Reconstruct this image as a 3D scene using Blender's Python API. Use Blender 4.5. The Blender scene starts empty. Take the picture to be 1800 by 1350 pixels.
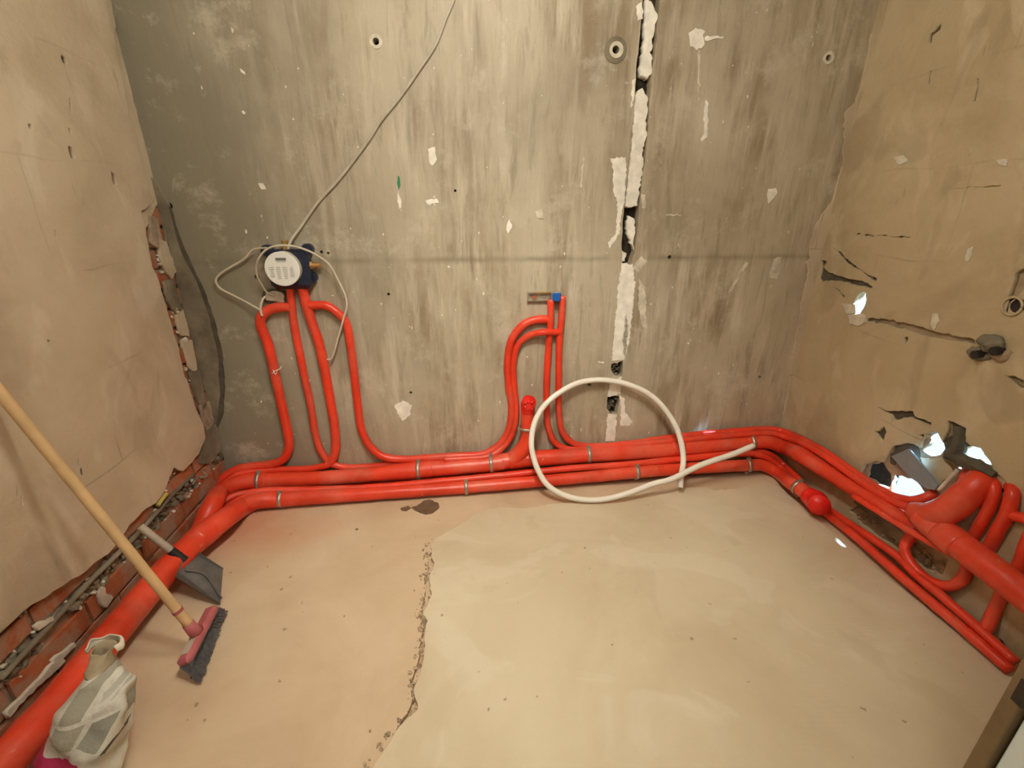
import bpy, bmesh, math, random
from mathutils import Vector, Matrix, noise
random.seed(7)
S = bpy.context.scene
COL = S.collection

# ------------------------------------------------------------------ camera
F = 803.0; TH = math.radians(20.8); H = 1.2
CAM = Vector((0, 0, H))
cd = bpy.data.cameras.new('camera'); cam = bpy.data.objects.new('camera', cd); COL.objects.link(cam)
cd.sensor_width = 36; cd.lens = 36 * F / 1800; cd.clip_start = 0.02
cam.location = CAM; cam.rotation_euler = (math.pi/2 - TH, 0, 0)
S.camera = cam

# ------------------------------------------------------------------ world, lights, exposure
w = bpy.data.worlds.new('world'); S.world = w; w.use_nodes = True
w.node_tree.nodes['Background'].inputs[0].default_value = (0.55, 0.80, 1.0, 1)
w.node_tree.nodes['Background'].inputs[1].default_value = 1.7
def light(name, kind, loc, energy, color, size=0.2, aim=None, **kw):
    l = bpy.data.lights.new(name, kind); l.energy = energy; l.color = color
    if kind == 'AREA': l.size = size
    elif kind == 'SUN': l.angle = size
    else: l.shadow_soft_size = size
    for k, v in kw.items(): setattr(l, k, v)
    o = bpy.data.objects.new(name, l); COL.objects.link(o); o.location = loc
    if aim is not None: o.rotation_euler = (Vector(aim) - Vector(loc)).to_track_quat('-Z', 'Y').to_euler()
    return o
light('daylight_sun', 'SUN', (3, 0, 4), 80.0, (0.34, 0.64, 1.0), 0.07, aim=(3-0.53, 0.26, 4-0.80))
light('site_lamp', 'SPOT', (-0.05, 0.55, 2.1), 94.0, (1.0, 0.95, 0.84), 0.08, aim=(-0.06, 1.42, 0.30), spot_size=math.radians(84), spot_blend=1.0)
light('ceiling_bulb', 'POINT', (-0.02, 0.92, 2.0), 31.0, (1.0, 0.93, 0.80), 0.10)
light('corridor_fill', 'AREA', (-0.1, -0.5, 2.2), 12.0, (1.0, 0.94, 0.84), 0.7, aim=(0, 1.5, 0.7))  # added soft fill from the doorway side, not an actual lamp
vs = S.view_settings
vs.view_transform = 'Standard'; vs.look = 'None'; vs.exposure = 0.0; vs.gamma = 1.0; vs.use_curve_mapping = False

# ------------------------------------------------------------------ unprojection helpers
def ray(x, y):
    a = (x - 900) / F; b = -(y - 675) / F
    return Vector((a, math.cos(TH) + b*math.sin(TH), -math.sin(TH) + b*math.cos(TH)))
def FZ(x, y, z=0.0):
    r = ray(x, y); return CAM + r * ((z - H) / r.z)
def mkwall(A, B):
    A = FZ(*A); B = FZ(*B); d = (B - A).normalized(); n = Vector((-d.y, d.x, 0))
    if n.dot(CAM - A) < 0: n = -n
    return A, d, n
W = {'b': mkwall((406, 856), (1364, 806)), 'l': mkwall((406, 856), (0, 1340)), 'r': mkwall((1364, 806), (1800, 1165))}
def P(wl, x, y, off=0.0):
    if wl == 'f': return FZ(x, y, off)
    A, d, n = W[wl]; r = ray(x, y)
    return CAM + r * (((A + n*off - CAM).dot(n)) / r.dot(n))
def frame(wl):      # local x = along wall, local y = up, local z = away from / into the room
    A, d, n = W[wl]
    z = d.cross(Vector((0, 0, 1)))
    m = Matrix((( d.x, 0, z.x, A.x), (d.y, 0, z.y, A.y), (d.z, 1, z.z, 0), (0, 0, 0, 1)))
    return m
FR = {k: frame(k) for k in W}
SG = {k: (1 if (FR[k].to_3x3() @ Vector((0, 0, 1))).dot(W[k][2]) > 0 else -1) for k in W}
def UV(wl, x, y, off=0.0):
    q = FR[wl].inverted() @ P(wl, x, y, off); return (q.x, q.y)
def UVS(wl, pts, off=0.0): return [UV(wl, x, y, off) for x, y in pts]

# ------------------------------------------------------------------ materials
class NT:
    def __init__(s, name):
        s.m = bpy.data.materials.new(name); s.m.use_nodes = True
        s.n = s.m.node_tree.nodes; s.l = s.m.node_tree.links
        s.b = s.n['Principled BSDF']; s.tc = s.n.new('ShaderNodeTexCoord')
    def link(s, a, b): s.l.new(a, b)
    def mapping(s, scale=(1,1,1), loc=(0,0,0), rot=(0,0,0), src='Object'):
        m = s.n.new('ShaderNodeMapping'); m.inputs['Scale'].default_value = scale
        m.inputs['Location'].default_value = loc; m.inputs['Rotation'].default_value = rot
        s.link(s.tc.outputs[src], m.inputs[0]); return m.outputs[0]
    def noise(s, vec, scale, detail=5, rough=0.55, dist=0.0):
        t = s.n.new('ShaderNodeTexNoise'); t.inputs['Scale'].default_value = scale
        t.inputs['Detail'].default_value = detail; t.inputs['Roughness'].default_value = rough
        t.inputs['Distortion'].default_value = dist; s.link(vec, t.inputs['Vector']); return t.outputs[0]
    def ramp(s, fac, stops):
        r = s.n.new('ShaderNodeValToRGB'); e = r.color_ramp.elements
        while len(e) < len(stops): e.new(0.5)
        for k, (p, c) in enumerate(stops):
            e[k].position = p
            e[k].color = (c, c, c, 1) if isinstance(c, (int, float)) else (*c, 1)
        s.link(fac, r.inputs[0]); return r.outputs[0]
    def mix(s, fac, a, b, mode='MIX'):
        m = s.n.new('ShaderNodeMix'); m.data_type = 'RGBA'; m.blend_type = mode
        for sock, v in ((m.inputs[0], fac), (m.inputs[6], a), (m.inputs[7], b)):
            if hasattr(v, 'node'): s.link(v, sock)
            elif isinstance(v, (int, float)): sock.default_value = v
            else: sock.default_value = (*v, 1)
        return m.outputs[2]
    def math(s, op, a, b=0.0, c=None):
        m = s.n.new('ShaderNodeMath'); m.operation = op
        for k, v in enumerate((a, b) if c is None else (a, b, c)):
            if hasattr(v, 'node'): s.link(v, m.inputs[k])
            else: m.inputs[k].default_value = v
        return m.outputs[0]
    def bump(s, h, dist=0.005, strength=0.6, prev=None):
        b = s.n.new('ShaderNodeBump'); b.inputs['Distance'].default_value = dist
        b.inputs['Strength'].default_value = strength; s.link(h, b.inputs['Height'])
        if prev is not None: s.link(prev, b.inputs['Normal'])
        return b.outputs[0]
    def done(s, color, rough=0.8, normal=None, metal=0.0, spec=0.4):
        if hasattr(color, 'node'): s.link(color, s.b.inputs['Base Color'])
        else: s.b.inputs['Base Color'].default_value = (*color, 1)
        if hasattr(rough, 'node'): s.link(rough, s.b.inputs['Roughness'])
        else: s.b.inputs['Roughness'].default_value = rough
        s.b.inputs['Metallic'].default_value = metal; s.b.inputs['Specular IOR Level'].default_value = spec
        if normal is not None: s.link(normal, s.b.inputs['Normal'])
        return s.m

def mat_concrete():
    t = NT('cast_concrete'); o = t.mapping()
    base = t.ramp(t.noise(o, 1.5, 7, 0.62, 0.5), [(0.3, (0.36, 0.305, 0.215)), (0.5, (0.455, 0.39, 0.28)), (0.72, (0.54, 0.475, 0.355))])
    sx = t.n.new('ShaderNodeSeparateXYZ'); t.link(o, sx.inputs[0])
    # rusty and grey vertical runs of several widths, broken up by blotches
    br = t.ramp(t.noise(o, 3.1, 5, 0.6, 0.2), [(0.38, 0.15), (0.6, 1.0)])
    st = t.noise(t.mapping((5.5, 0.8, 1)), 1.0, 7, 0.68, 0.25)
    c = t.mix(t.math('MULTIPLY', br, t.ramp(st, [(0.45, 0.0), (0.62, 0.85)])), base, (0.24, 0.175, 0.10))
    st2 = t.noise(t.mapping((16, 1.9, 1), (5, 2, 0)), 1.0, 6, 0.68, 0.2)
    c = t.mix(t.math('MULTIPLY', br, t.ramp(st2, [(0.49, 0.0), (0.64, 0.6)])), c, (0.66, 0.59, 0.46))
    st3 = t.noise(t.mapping((24, 3.0, 1), (1, 8, 0)), 1.0, 6, 0.7, 0.6)
    c = t.mix(t.ramp(st3, [(0.53, 0.0), (0.66, 0.5)]), c, (0.23, 0.195, 0.13))
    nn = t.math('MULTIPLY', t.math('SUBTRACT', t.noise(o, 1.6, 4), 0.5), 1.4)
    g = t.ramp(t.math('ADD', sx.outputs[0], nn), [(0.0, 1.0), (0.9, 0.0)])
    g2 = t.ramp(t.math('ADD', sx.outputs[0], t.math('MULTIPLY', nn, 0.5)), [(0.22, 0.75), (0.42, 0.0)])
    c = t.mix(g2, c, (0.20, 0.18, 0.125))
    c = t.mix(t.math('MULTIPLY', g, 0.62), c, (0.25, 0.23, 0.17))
    bl = t.noise(t.mapping((1, 1, 1), (3, 9, 0)), 4.6, 8, 0.75, 0.15)
    c = t.mix(t.ramp(bl, [(0.55, 0.0), (0.66, 0.5)]), c, (0.60, 0.555, 0.44))
    yy = t.math('ADD', sx.outputs[1], t.math('MULTIPLY', t.math('SUBTRACT', t.noise(o, 9, 3), 0.5), 0.02))
    dd = t.math('ABSOLUTE', t.math('SUBTRACT', yy, 1.012))
    seam = t.ramp(dd, [(0.0, 0.62), (0.018, 0.0)])
    sm = t.math('MULTIPLY', seam, t.ramp(t.noise(t.mapping((3.1, 1, 1), (2, 0, 0)), 1.0, 3), [(0.42, 0.15), (0.56, 1.0)]))
    c = t.mix(sm, c, (0.17, 0.14, 0.085))
    fl = t.noise(t.mapping((26, 13, 1), (1, 4, 0)), 1.0, 7, 0.8, 0.1)
    c = t.mix(t.ramp(fl, [(0.655, 0.0), (0.70, 0.8)]), c, (0.78, 0.75, 0.65))
    n = t.bump(t.noise(o, 9, 8, 0.7), 0.006, 0.5)
    n = t.bump(t.noise(t.mapping((40, 8, 1)), 1.0, 6, 0.6), 0.002, 0.5, n)
    return t.done(c, 0.55, n, spec=0.45)
def mat_plaster(name, c0, c1, c2, blotch, seedloc, joint=False):
    t = NT(name); o = t.mapping((1, 1, 1), seedloc)
    c = t.ramp(t.noise(o, 2.4, 6, 0.6, 0.5), [(0.32, c0), (0.5, c1), (0.7, c2)])
    b = t.noise(t.mapping((7, 3.2, 1), seedloc), 1.0, 4, 0.5, 0.8)
    c = t.mix(t.ramp(b, [(0.56, 0.0), (0.66, 0.40)]), c, blotch)
    b2 = t.noise(t.mapping((4.5, 2.5, 1), (seedloc[0]+4, 6, 2)), 1.0, 4, 0.5, 0.6)
    c = t.mix(t.ramp(b2, [(0.57, 0.0), (0.62, 0.35)]), c, tuple(v*0.78 for v in c0))
    d = t.noise(t.mapping((14, 3.5, 1), (seedloc[1], 3, 1)), 1.0, 3, 0.5)
    c = t.mix(t.ramp(d, [(0.70, 0.0), (0.74, 0.30)]), c, tuple(v*0.55 for v in c0))
    n = t.bump(t.noise(o, 5, 8, 0.68), 0.018, 0.7)
    if joint:
        br = t.n.new('ShaderNodeTexBrick'); br.inputs['Scale'].default_value = 1.0
        br.inputs['Brick Width'].default_value = 0.52; br.inputs['Row Height'].default_value = 0.29
        br.inputs['Mortar Size'].default_value = 0.004; br.inputs['Mortar Smooth'].default_value = 0.6
        vv = t.n.new('ShaderNodeVectorMath'); vv.operation = 'ADD'
        nz = t.n.new('ShaderNodeTexNoise'); nz.inputs['Scale'].default_value = 3; t.link(t.mapping(), nz.inputs['Vector'])
        sc = t.n.new('ShaderNodeVectorMath'); sc.operation = 'SCALE'; sc.inputs['Scale'].default_value = 0.05
        t.link(nz.outputs[1], sc.inputs[0]); t.link(t.mapping((1,1,1), (0.2, 0.09, 0)), vv.inputs[0]); t.link(sc.outputs[0], vv.inputs[1])
        t.link(vv.outputs[0], br.inputs['Vector'])
        msk = t.math('MULTIPLY', br.outputs['Fac'], t.ramp(t.noise(t.mapping(), 3.3, 3), [(0.50, 0.0), (0.66, 0.40)]))
        c = t.mix(msk, c, tuple(v*0.5 for v in c0))
    n = t.bump(t.noise(t.mapping((6, 14, 1)), 1.0, 6, 0.6), 0.004, 0.4, n)
    return t.done(c, 0.85, n, spec=0.25)
def mat_simple(name, c, rough=0.7, var=0.15, scale=20, bump=0.002, metal=0.0, spec=0.4):
    t = NT(name); o = t.mapping()
    a = tuple(v*(1-var) for v in c); b = tuple(min(1, v*(1+var)) for v in c)
    col = t.ramp(t.noise(o, scale, 5, 0.6), [(0.35, a), (0.65, b)])
    n = t.bump(t.noise(o, scale*2.5, 5, 0.6), bump, 0.6) if bump else None
    return t.done(col, rough, n, metal, spec)
def mat_red(name, c, dust=0.35, bump=0.0015):
    t = NT(name); o = t.mapping()
    col = t.ramp(t.noise(o, 7, 4, 0.6), [(0.3, tuple(v*0.78 for v in c)), (0.7, tuple(min(1, v*1.12) for v in c))])
    d = t.noise(t.mapping((1,1,1), (2,2,2)), 5.5, 6, 0.65)
    col = t.mix(t.ramp(d, [(0.46, 0.0), (0.72, dust)]), col, (0.74, 0.24, 0.15))
    s = t.noise(t.mapping((1,1,1), (7,1,2)), 24, 5, 0.7)
    col = t.mix(t.ramp(s, [(0.66, 0.0), (0.70, 0.35)]), col, (0.66, 0.50, 0.38))
    return t.done(col, 0.36, t.bump(t.noise(o, 40, 5, 0.6), bump, 0.8), spec=0.45)
def mat_brick():
    t = NT('red_brick'); o = t.mapping(); tc = t.mapping(src='Object')
    gm = t.n.new('ShaderNodeNewGeometry')
    c = t.ramp(t.noise(gm.outputs['Position'], 9, 5, 0.6), [(0.3, (0.30, 0.085, 0.036)), (0.7, (0.44, 0.135, 0.055))])
    d = t.noise(gm.outputs['Position'], 6.5, 7, 0.7, 0.6)
    c = t.mix(t.ramp(d, [(0.44, 0.0), (0.60, 0.85)]), c, (0.34, 0.245, 0.165))
    return t.done(c, 0.85, t.bump(t.noise(gm.outputs['Position'], 40, 6, 0.6), 0.004, 0.7), spec=0.3)
M = {}
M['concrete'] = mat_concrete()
M['plaster_l'] = mat_plaster('left_wall_plaster', (0.44, 0.355, 0.245), (0.54, 0.445, 0.315), (0.61, 0.51, 0.37), (0.70, 0.62, 0.48), (0, 0, 0), True)
M['plaster_r'] = mat_plaster('right_wall_plaster', (0.41, 0.32, 0.19), (0.49, 0.395, 0.245), (0.55, 0.45, 0.29), (0.66, 0.56, 0.39), (3, 1, 0), True)
M['block'] = mat_simple('dusty_block', (0.36, 0.27, 0.17), 0.9, 0.3, 14, 0.01)
M['dark_void'] = mat_simple('dark_cavity', (0.035, 0.026, 0.018), 0.95, 0.4, 30, 0.01)
M['brick'] = mat_brick()
M['mortar'] = mat_simple('brick_mortar', (0.36, 0.27, 0.19), 0.95, 0.3, 18, 0.01)
M['cement'] = mat_simple('grey_cement', (0.20, 0.17, 0.115), 0.8, 0.4, 6, 0.010)
M['cement_d'] = mat_simple('dark_cement_and_shade', (0.10, 0.085, 0.06), 0.9, 0.3, 14, 0.01)
M['gypsum'] = mat_simple('white_gypsum', (0.87, 0.83, 0.72), 0.85, 0.12, 22, 0.008)
M['gypsum_t'] = mat_simple('thin_gypsum', (0.62, 0.57, 0.45), 0.85, 0.2, 26, 0.004)
M['speck'] = mat_simple('paint_speck', (0.78, 0.75, 0.66), 0.7, 0.1, 30, 0)
M['red'] = mat_red('red_pipe_sleeve', (0.80, 0.050, 0.018))
M['red_d'] = mat_red('red_drain_sleeve', (0.76, 0.056, 0.020), 0.5)
M['red_cap'] = mat_red('red_cap', (0.85, 0.02, 0.012), 0.05)
M['zinc'] = mat_simple('zinc_strap', (0.50, 0.46, 0.38), 0.38, 0.15, 40, 0.0005, 0.75)
M['white_pipe'] = mat_simple('white_plastic_pipe', (0.85, 0.80, 0.69), 0.35, 0.04, 12, 0)
M['cable'] = mat_simple('grey_cable', (0.50, 0.46, 0.36), 0.6, 0.1, 20, 0)
M['cord'] = mat_simple('pale_cord', (0.58, 0.52, 0.40), 0.7, 0.08, 30, 0)
M['navy'] = mat_simple('navy_plastic', (0.018, 0.024, 0.050), 0.4, 0.2, 20, 0)
M['disc'] = mat_simple('white_cover', (0.78, 0.78, 0.72), 0.45, 0.03, 8, 0)
M['disc_side'] = mat_simple('grey_cover_rim', (0.50, 0.47, 0.38), 0.5, 0.05, 8, 0)
M['print'] = mat_simple('grey_print', (0.45, 0.45, 0.41), 0.6, 0.3, 300, 0)
M['print_d'] = mat_simple('dark_print', (0.16, 0.16, 0.15), 0.6, 0.2, 300, 0)
M['brass'] = mat_simple('brass', (0.72, 0.50, 0.22), 0.3, 0.15, 30, 0, 0.9)
M['blue'] = mat_simple('blue_plastic', (0.02, 0.12, 0.46), 0.35, 0.1, 20, 0)
M['wood'] = mat_simple('broom_wood', (0.62, 0.41, 0.20), 0.55, 0.1, 14, 0.0005)
M['pink'] = mat_simple('pink_plastic', (0.40, 0.105, 0.11), 0.5, 0.15, 20, 0.001)
M['bristle'] = mat_simple('grey_bristle', (0.085, 0.082, 0.082), 0.8, 0.3, 60, 0)
M['dustpan'] = mat_simple('dark_dustpan', (0.115, 0.11, 0.10), 0.5, 0.3, 12, 0.001)
M['black'] = mat_simple('black_plastic_and_hole', (0.02, 0.018, 0.016), 0.5, 0.2, 20, 0)
M['pale_wood'] = mat_simple('pale_handle', (0.42, 0.36, 0.28), 0.6, 0.12, 20, 0.0005)
M['yellow'] = mat_simple('yellow_conduit', (0.50, 0.42, 0.10), 0.6, 0.2, 30, 0.001)
M['panel'] = mat_simple('blue_grey_board', (0.26, 0.30, 0.33), 0.7, 0.08, 8, 0.001)
M['jamb'] = mat_simple('brown_jamb', (0.20, 0.135, 0.065), 0.55, 0.15, 6, 0.001)
M['door_white'] = mat_simple('white_door_paint', (0.72, 0.82, 0.80), 0.5, 0.04, 6, 0)
M['steel'] = mat_simple('dark_strike', (0.05, 0.04, 0.03), 0.5, 0.2, 30, 0, 0.5)
M['damp'] = mat_simple('damp_screed', (0.15, 0.095, 0.055), 0.5, 0.2, 20, 0.001)
M['rubble'] = mat_simple('rubble', (0.42, 0.32, 0.21), 0.9, 0.25, 12, 0.004)
M['green'] = mat_simple('green_paint', (0.03, 0.22, 0.09), 0.6, 0.1, 30, 0)
M['ceil'] = mat_simple('bare_ceiling', (0.42, 0.39, 0.33), 0.9, 0.1, 3, 0.003)

def mat_floor(name, slab):
    t = NT(name); o = t.mapping()
    if slab:
        c = t.ramp(t.noise(o, 1.7, 6, 0.6, 0.4), [(0.3, (0.51, 0.405, 0.265)), (0.5, (0.595, 0.49, 0.335)), (0.7, (0.66, 0.56, 0.39))])
        b = t.noise(t.mapping((2.2, 3.4, 1), (4, 1, 0)), 1.0, 4, 0.5, 1.2)
        c = t.mix(t.ramp(b, [(0.55, 0.0), (0.60, 0.28)]), c, (0.71, 0.63, 0.48))
        b = t.noise(t.mapping((3.4, 2.2, 1), (8, 5, 0)), 1.0, 4, 0.5, 1.0)
        c = t.mix(t.ramp(b, [(0.60, 0.0), (0.66, 0.25)]), c, (0.46, 0.35, 0.22))
        wv = t.n.new('ShaderNodeTexWave'); wv.bands_direction = 'Y'; wv.inputs['Scale'].default_value = 24
        wv.inputs['Distortion'].default_value = 4; wv.inputs['Detail'].default_value = 3; wv.inputs['Detail Scale'].default_value = 0.8
        t.link(t.mapping(), wv.inputs['Vector'])
        hm = t.math('MULTIPLY', wv.outputs[1], t.ramp(t.noise(t.mapping((1,1,1), (1,7,0)), 1.6, 2), [(0.60, 0.0), (0.70, 0.6)]))
        n = t.bump(hm, 0.0018, 0.35)
        n = t.bump(t.noise(o, 5, 7, 0.65), 0.010, 0.5, n)
        c = t.mix(t.ramp(t.noise(o, 38, 2, 0.4), [(0.74, 0.0), (0.76, 0.6)]), c, (0.2, 0.13, 0.08))
    else:
        c = t.ramp(t.noise(o, 2.4, 6, 0.6, 0.4), [(0.3, (0.50, 0.355, 0.22)), (0.5, (0.58, 0.43, 0.28)), (0.7, (0.65, 0.50, 0.335))])
        b = t.noise(t.mapping((3, 2, 1), (4, 1, 0)), 1.0, 4, 0.5, 0.8)
        c = t.mix(t.ramp(b, [(0.60, 0.0), (0.68, 0.25)]), c, (0.68, 0.56, 0.40))
        # reddish tint, strongest in the left back corner, fading with distance
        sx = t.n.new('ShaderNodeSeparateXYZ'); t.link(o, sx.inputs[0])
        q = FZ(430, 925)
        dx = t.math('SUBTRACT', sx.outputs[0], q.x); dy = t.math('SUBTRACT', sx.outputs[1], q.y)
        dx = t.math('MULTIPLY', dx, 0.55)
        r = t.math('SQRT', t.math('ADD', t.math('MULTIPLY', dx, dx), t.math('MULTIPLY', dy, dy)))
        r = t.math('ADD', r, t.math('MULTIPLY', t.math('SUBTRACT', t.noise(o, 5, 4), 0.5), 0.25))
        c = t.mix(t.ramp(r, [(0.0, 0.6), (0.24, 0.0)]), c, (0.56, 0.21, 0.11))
        n = t.bump(t.noise(o, 5, 7, 0.65), 0.010, 0.5)
        c = t.mix(t.ramp(t.noise(o, 30, 2, 0.4), [(0.74, 0.0), (0.76, 0.6)]), c, (0.2, 0.13, 0.08))
    return t.done(c, 0.75, n, spec=0.3)
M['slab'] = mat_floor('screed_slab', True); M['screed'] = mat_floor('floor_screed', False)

# ------------------------------------------------------------------ object helpers
def obj(name, me, mat, parent=None, smooth=False):
    if isinstance(me, bmesh.types.BMesh):
        bm = me; me = bpy.data.meshes.new(name); bm.normal_update(); bm.to_mesh(me); bm.free()
    o = bpy.data.objects.new(name, me); COL.objects.link(o)
    if mat is not None and not me.materials: me.materials.append(M[mat])
    if parent: o.parent = parent; o.matrix_parent_inverse = parent.matrix_world.inverted()
    if smooth:
        for p in me.polygons: p.use_smooth = True
    return o
def tag(o, label=None, cat=None, group=None, kind=None):
    for k, v in (('label', label), ('category', cat), ('group', group), ('kind', kind)):
        if v: o[k] = v
    return o
def thing(name, loc, label, cat, group=None):
    o = bpy.data.objects.new(name, None); COL.objects.link(o); o.location = loc; o.empty_display_size = 0.05
    o.matrix_world = Matrix.Translation(loc)
    return tag(o, label, cat, group)
def ragged(pts, amp, step, seed=0, loop=True):
    rnd = random.Random(seed); out = []
    n = len(pts)
    for i in range(n if loop else n-1):
        a = Vector(pts[i]); b = Vector(pts[(i+1) % n]); L = (b - a).length
        k = max(1, int(L/step)); nn = Vector((-(b-a).y, (b-a).x)).normalized() if L > 1e-6 else Vector((0, 0))
        for j in range(k):
            q = a.lerp(b, j/k)
            if j: q = q + nn * rnd.uniform(-amp, amp) * (1.6 if rnd.random() < 0.15 else 0.8)
            out.append((q.x, q.y))
    if not loop: out.append(tuple(pts[-1]))
    return out
def plate(name, outer, holes, z0, z1, mat, matrix, parent=None, bevel=0.0):
    """flat slab with real thickness between z0 and z1 and real holes through it"""
    cu = bpy.data.curves.new(name, 'CURVE'); cu.dimensions = '2D'; cu.fill_mode = 'BOTH'
    cu.extrude = abs(z1 - z0)/2 - bevel; cu.bevel_depth = bevel; cu.bevel_resolution = 0
    for pl in [outer] + list(holes):
        s = cu.splines.new('POLY'); s.points.add(len(pl) - 1)
        for k, (x, y) in enumerate(pl): s.points[k].co = (x, y, 0, 1)
        s.use_cyclic_u = True
    t = bpy.data.objects.new('t', cu); COL.objects.link(t)
    dg = bpy.context.evaluated_depsgraph_get(); me = bpy.data.meshes.new_from_object(t.evaluated_get(dg))
    bpy.data.objects.remove(t); bpy.data.curves.remove(cu)
    me.transform(Matrix.Translation((0, 0, (z0 + z1)/2))); me.materials.clear()
    o = obj(name, me, mat)
    if parent is None: o.matrix_world = matrix
    else:
        o.parent = parent; o.matrix_parent_inverse = Matrix.Identity(4)
        o.matrix_basis = parent.matrix_world.inverted() @ matrix
    return o
def wplate(name, wl, outer, holes, n0, n1, mat, parent=None, bevel=0.0):
    s = SG[wl]; return plate(name, outer, holes, min(n0*s, n1*s), max(n0*s, n1*s), mat, FR[wl], parent, bevel)
def catmull(pts, sub=8):
    pts = [Vector(p) for p in pts]
    if len(pts) < 3: return [pts[0].lerp(pts[-1], k/sub) for k in range(sub+1)]
    out = []; e = [pts[0]*2 - pts[1]] + pts + [pts[-1]*2 - pts[-2]]
    for i in range(1, len(e)-2):
        p0, p1, p2, p3 = e[i-1], e[i], e[i+1], e[i+2]
        # centripetal parametrisation avoids overshoot at uneven spacing
        t0 = 0; t1 = t0 + max(1e-5, (p1-p0).length)**0.5; t2 = t1 + max(1e-5, (p2-p1).length)**0.5; t3 = t2 + max(1e-5, (p3-p2).length)**0.5
        for k in range(sub):
            t = t1 + (t2-t1)*k/sub
            A1 = p0*((t1-t)/(t1-t0)) + p1*((t-t0)/(t1-t0)); A2 = p1*((t2-t)/(t2-t1)) + p2*((t-t1)/(t2-t1)); A3 = p2*((t3-t)/(t3-t2)) + p3*((t-t2)/(t3-t2))
            B1 = A1*((t2-t)/(t2-t0)) + A2*((t-t0)/(t2-t0)); B2 = A2*((t3-t)/(t3-t1)) + A3*((t-t1)/(t3-t1))
            out.append(B1*((t2-t)/(t2-t1)) + B2*((t-t1)/(t2-t1)))
    out.append(pts[-1]); return out
def sweep(bm, path, radii, seg=12, wob=0.0, flat=1.0):
    n = len(path)
    if not hasattr(radii, '__len__'): radii = [radii]*n
    tang = [(path[min(i+1, n-1)] - path[max(i-1, 0)]).normalized() for i in range(n)]
    up = Vector((0, 0, 1)) if abs(tang[0].z) < 0.9 else Vector((1, 0, 0))
    u = tang[0].cross(up).normalized(); rings = []
    for i in range(n):
        u = (u - tang[i]*u.dot(tang[i])).normalized(); v = tang[i].cross(u)
        ring = []
        for k in range(seg):
            a = 2*math.pi*k/seg; r = radii[i]
            q = path[i] + (u*math.cos(a) + v*math.sin(a)*flat)*r
            if wob: q += (q - path[i]).normalized() * r * wob * noise.noise(q*28)
            ring.append(bm.verts.new(q))
        rings.append(ring)
    for i in range(n-1):
        for k in range(seg): bm.faces.new((rings[i][k], rings[i][(k+1) % seg], rings[i+1][(k+1) % seg], rings[i+1][k]))
    bm.faces.new(rings[0][::-1]); bm.faces.new(rings[-1])
def tube_bm(specs, wob=0.0, seg=12, sub=8):
    bm = bmesh.new()
    for pts, r in specs:
        path = catmull(pts, sub)
        if hasattr(r, '__len__'):
            m = len(r)-1; rr = []
            for i in range(len(path)):
                f = i/(len(path)-1)*m; k = min(int(f), m-1); rr.append(r[k] + (r[k+1]-r[k])*(f-k))
            r = rr
        sweep(bm, path, r, seg, wob)
    return bm
def box_bm(bm, c, sx, sy, sz, rot=None, bev=0.0):
    m = Matrix.Translation(c) @ ((rot.to_4x4() if rot else Matrix.Identity(4))) @ Matrix.Diagonal((sx, sy, sz, 1))
    r = bmesh.ops.create_cube(bm, size=1, matrix=m)
    if bev:
        es = list({e for v in r['verts'] for e in v.link_edges})
        bmesh.ops.bevel(bm, geom=es, offset=bev, segments=1, affect='EDGES')
    return bm
def cyl_bm(bm, a, b, r, r2=None, seg=20):
    sweep(bm, [Vector(a), Vector(b)], [r, r if r2 is None else r2], seg)
def prism(name, pts3, thick, nrm, mat, parent=None):
    bm = bmesh.new(); n = Vector(nrm).normalized()
    a = [bm.verts.new(Vector(p)) for p in pts3]; b = [bm.verts.new(Vector(p) - n*thick) for p in pts3]; k = len(a)
    bm.faces.new(a); bm.faces.new(b[::-1])
    for i in range(k): bm.faces.new((a[i], b[i], b[(i+1) % k], a[(i+1) % k]))
    bmesh.ops.recalc_face_normals(bm, faces=bm.faces)
    return obj(name, bm, mat, parent)
def lumps(spots, seed=0):
    """a heap of small broken stones in one mesh: spots = (point, size)"""
    rnd = random.Random(seed); bm = bmesh.new()
    for p, s in spots:
        rot = Matrix.Rotation(rnd.uniform(0, 6), 4, Vector((rnd.random(), rnd.random(), rnd.random()+0.1)))
        m = Matrix.Translation(p) @ rot @ Matrix.Diagonal((s*rnd.uniform(0.6, 1.4), s*rnd.uniform(0.5, 1.1), s*rnd.uniform(0.4, 0.9), 1))
        r = bmesh.ops.create_icosphere(bm, subdivisions=1, radius=0.5, matrix=m)
        for v in r['verts']: v.co += Vector((rnd.uniform(-1, 1), rnd.uniform(-1, 1), rnd.uniform(-1, 1)))*s*0.12
    return bm

# ------------------------------------------------------------------ SETTING : back wall
TOP = 2.55
def Z7(pts): return [(1000 + u/2.7, v/2.7) for u, v in pts]      # pixels read from enlarged crops
def Z8(pts): return [(900 + u/3.6, 640 + v/3.6) for u, v in pts]
slotL = [(330,250),(318,340),(315,440),(305,560),(285,780),(262,990),(250,1150),(255,1260)]
slotR = [(295,1250),(312,1200),(330,1060),(333,980),(355,800),(375,640),(383,480),(395,350),(410,250),(432,0)]
sl = UVS('b', [(1130, 0)] + Z7(slotL) + Z7(slotR))
tl = (sl[0][0]+0.06, TOP-0.02); tr = (sl[-1][0]+0.07, TOP-0.02)
slot = ragged([tl] + sl + [tr], 0.0022, 0.02, 1)
small1 = ragged(UVS('b', Z8([(630,0),(700,-20),(700,30),(695,75),(650,72),(628,40)])), 0.003, 0.012, 2)
small2 = ragged(UVS('b', Z8([(605,208),(640,200),(682,202),(680,250),(660,320),(630,318),(600,280)])), 0.003, 0.012, 3)
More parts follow.
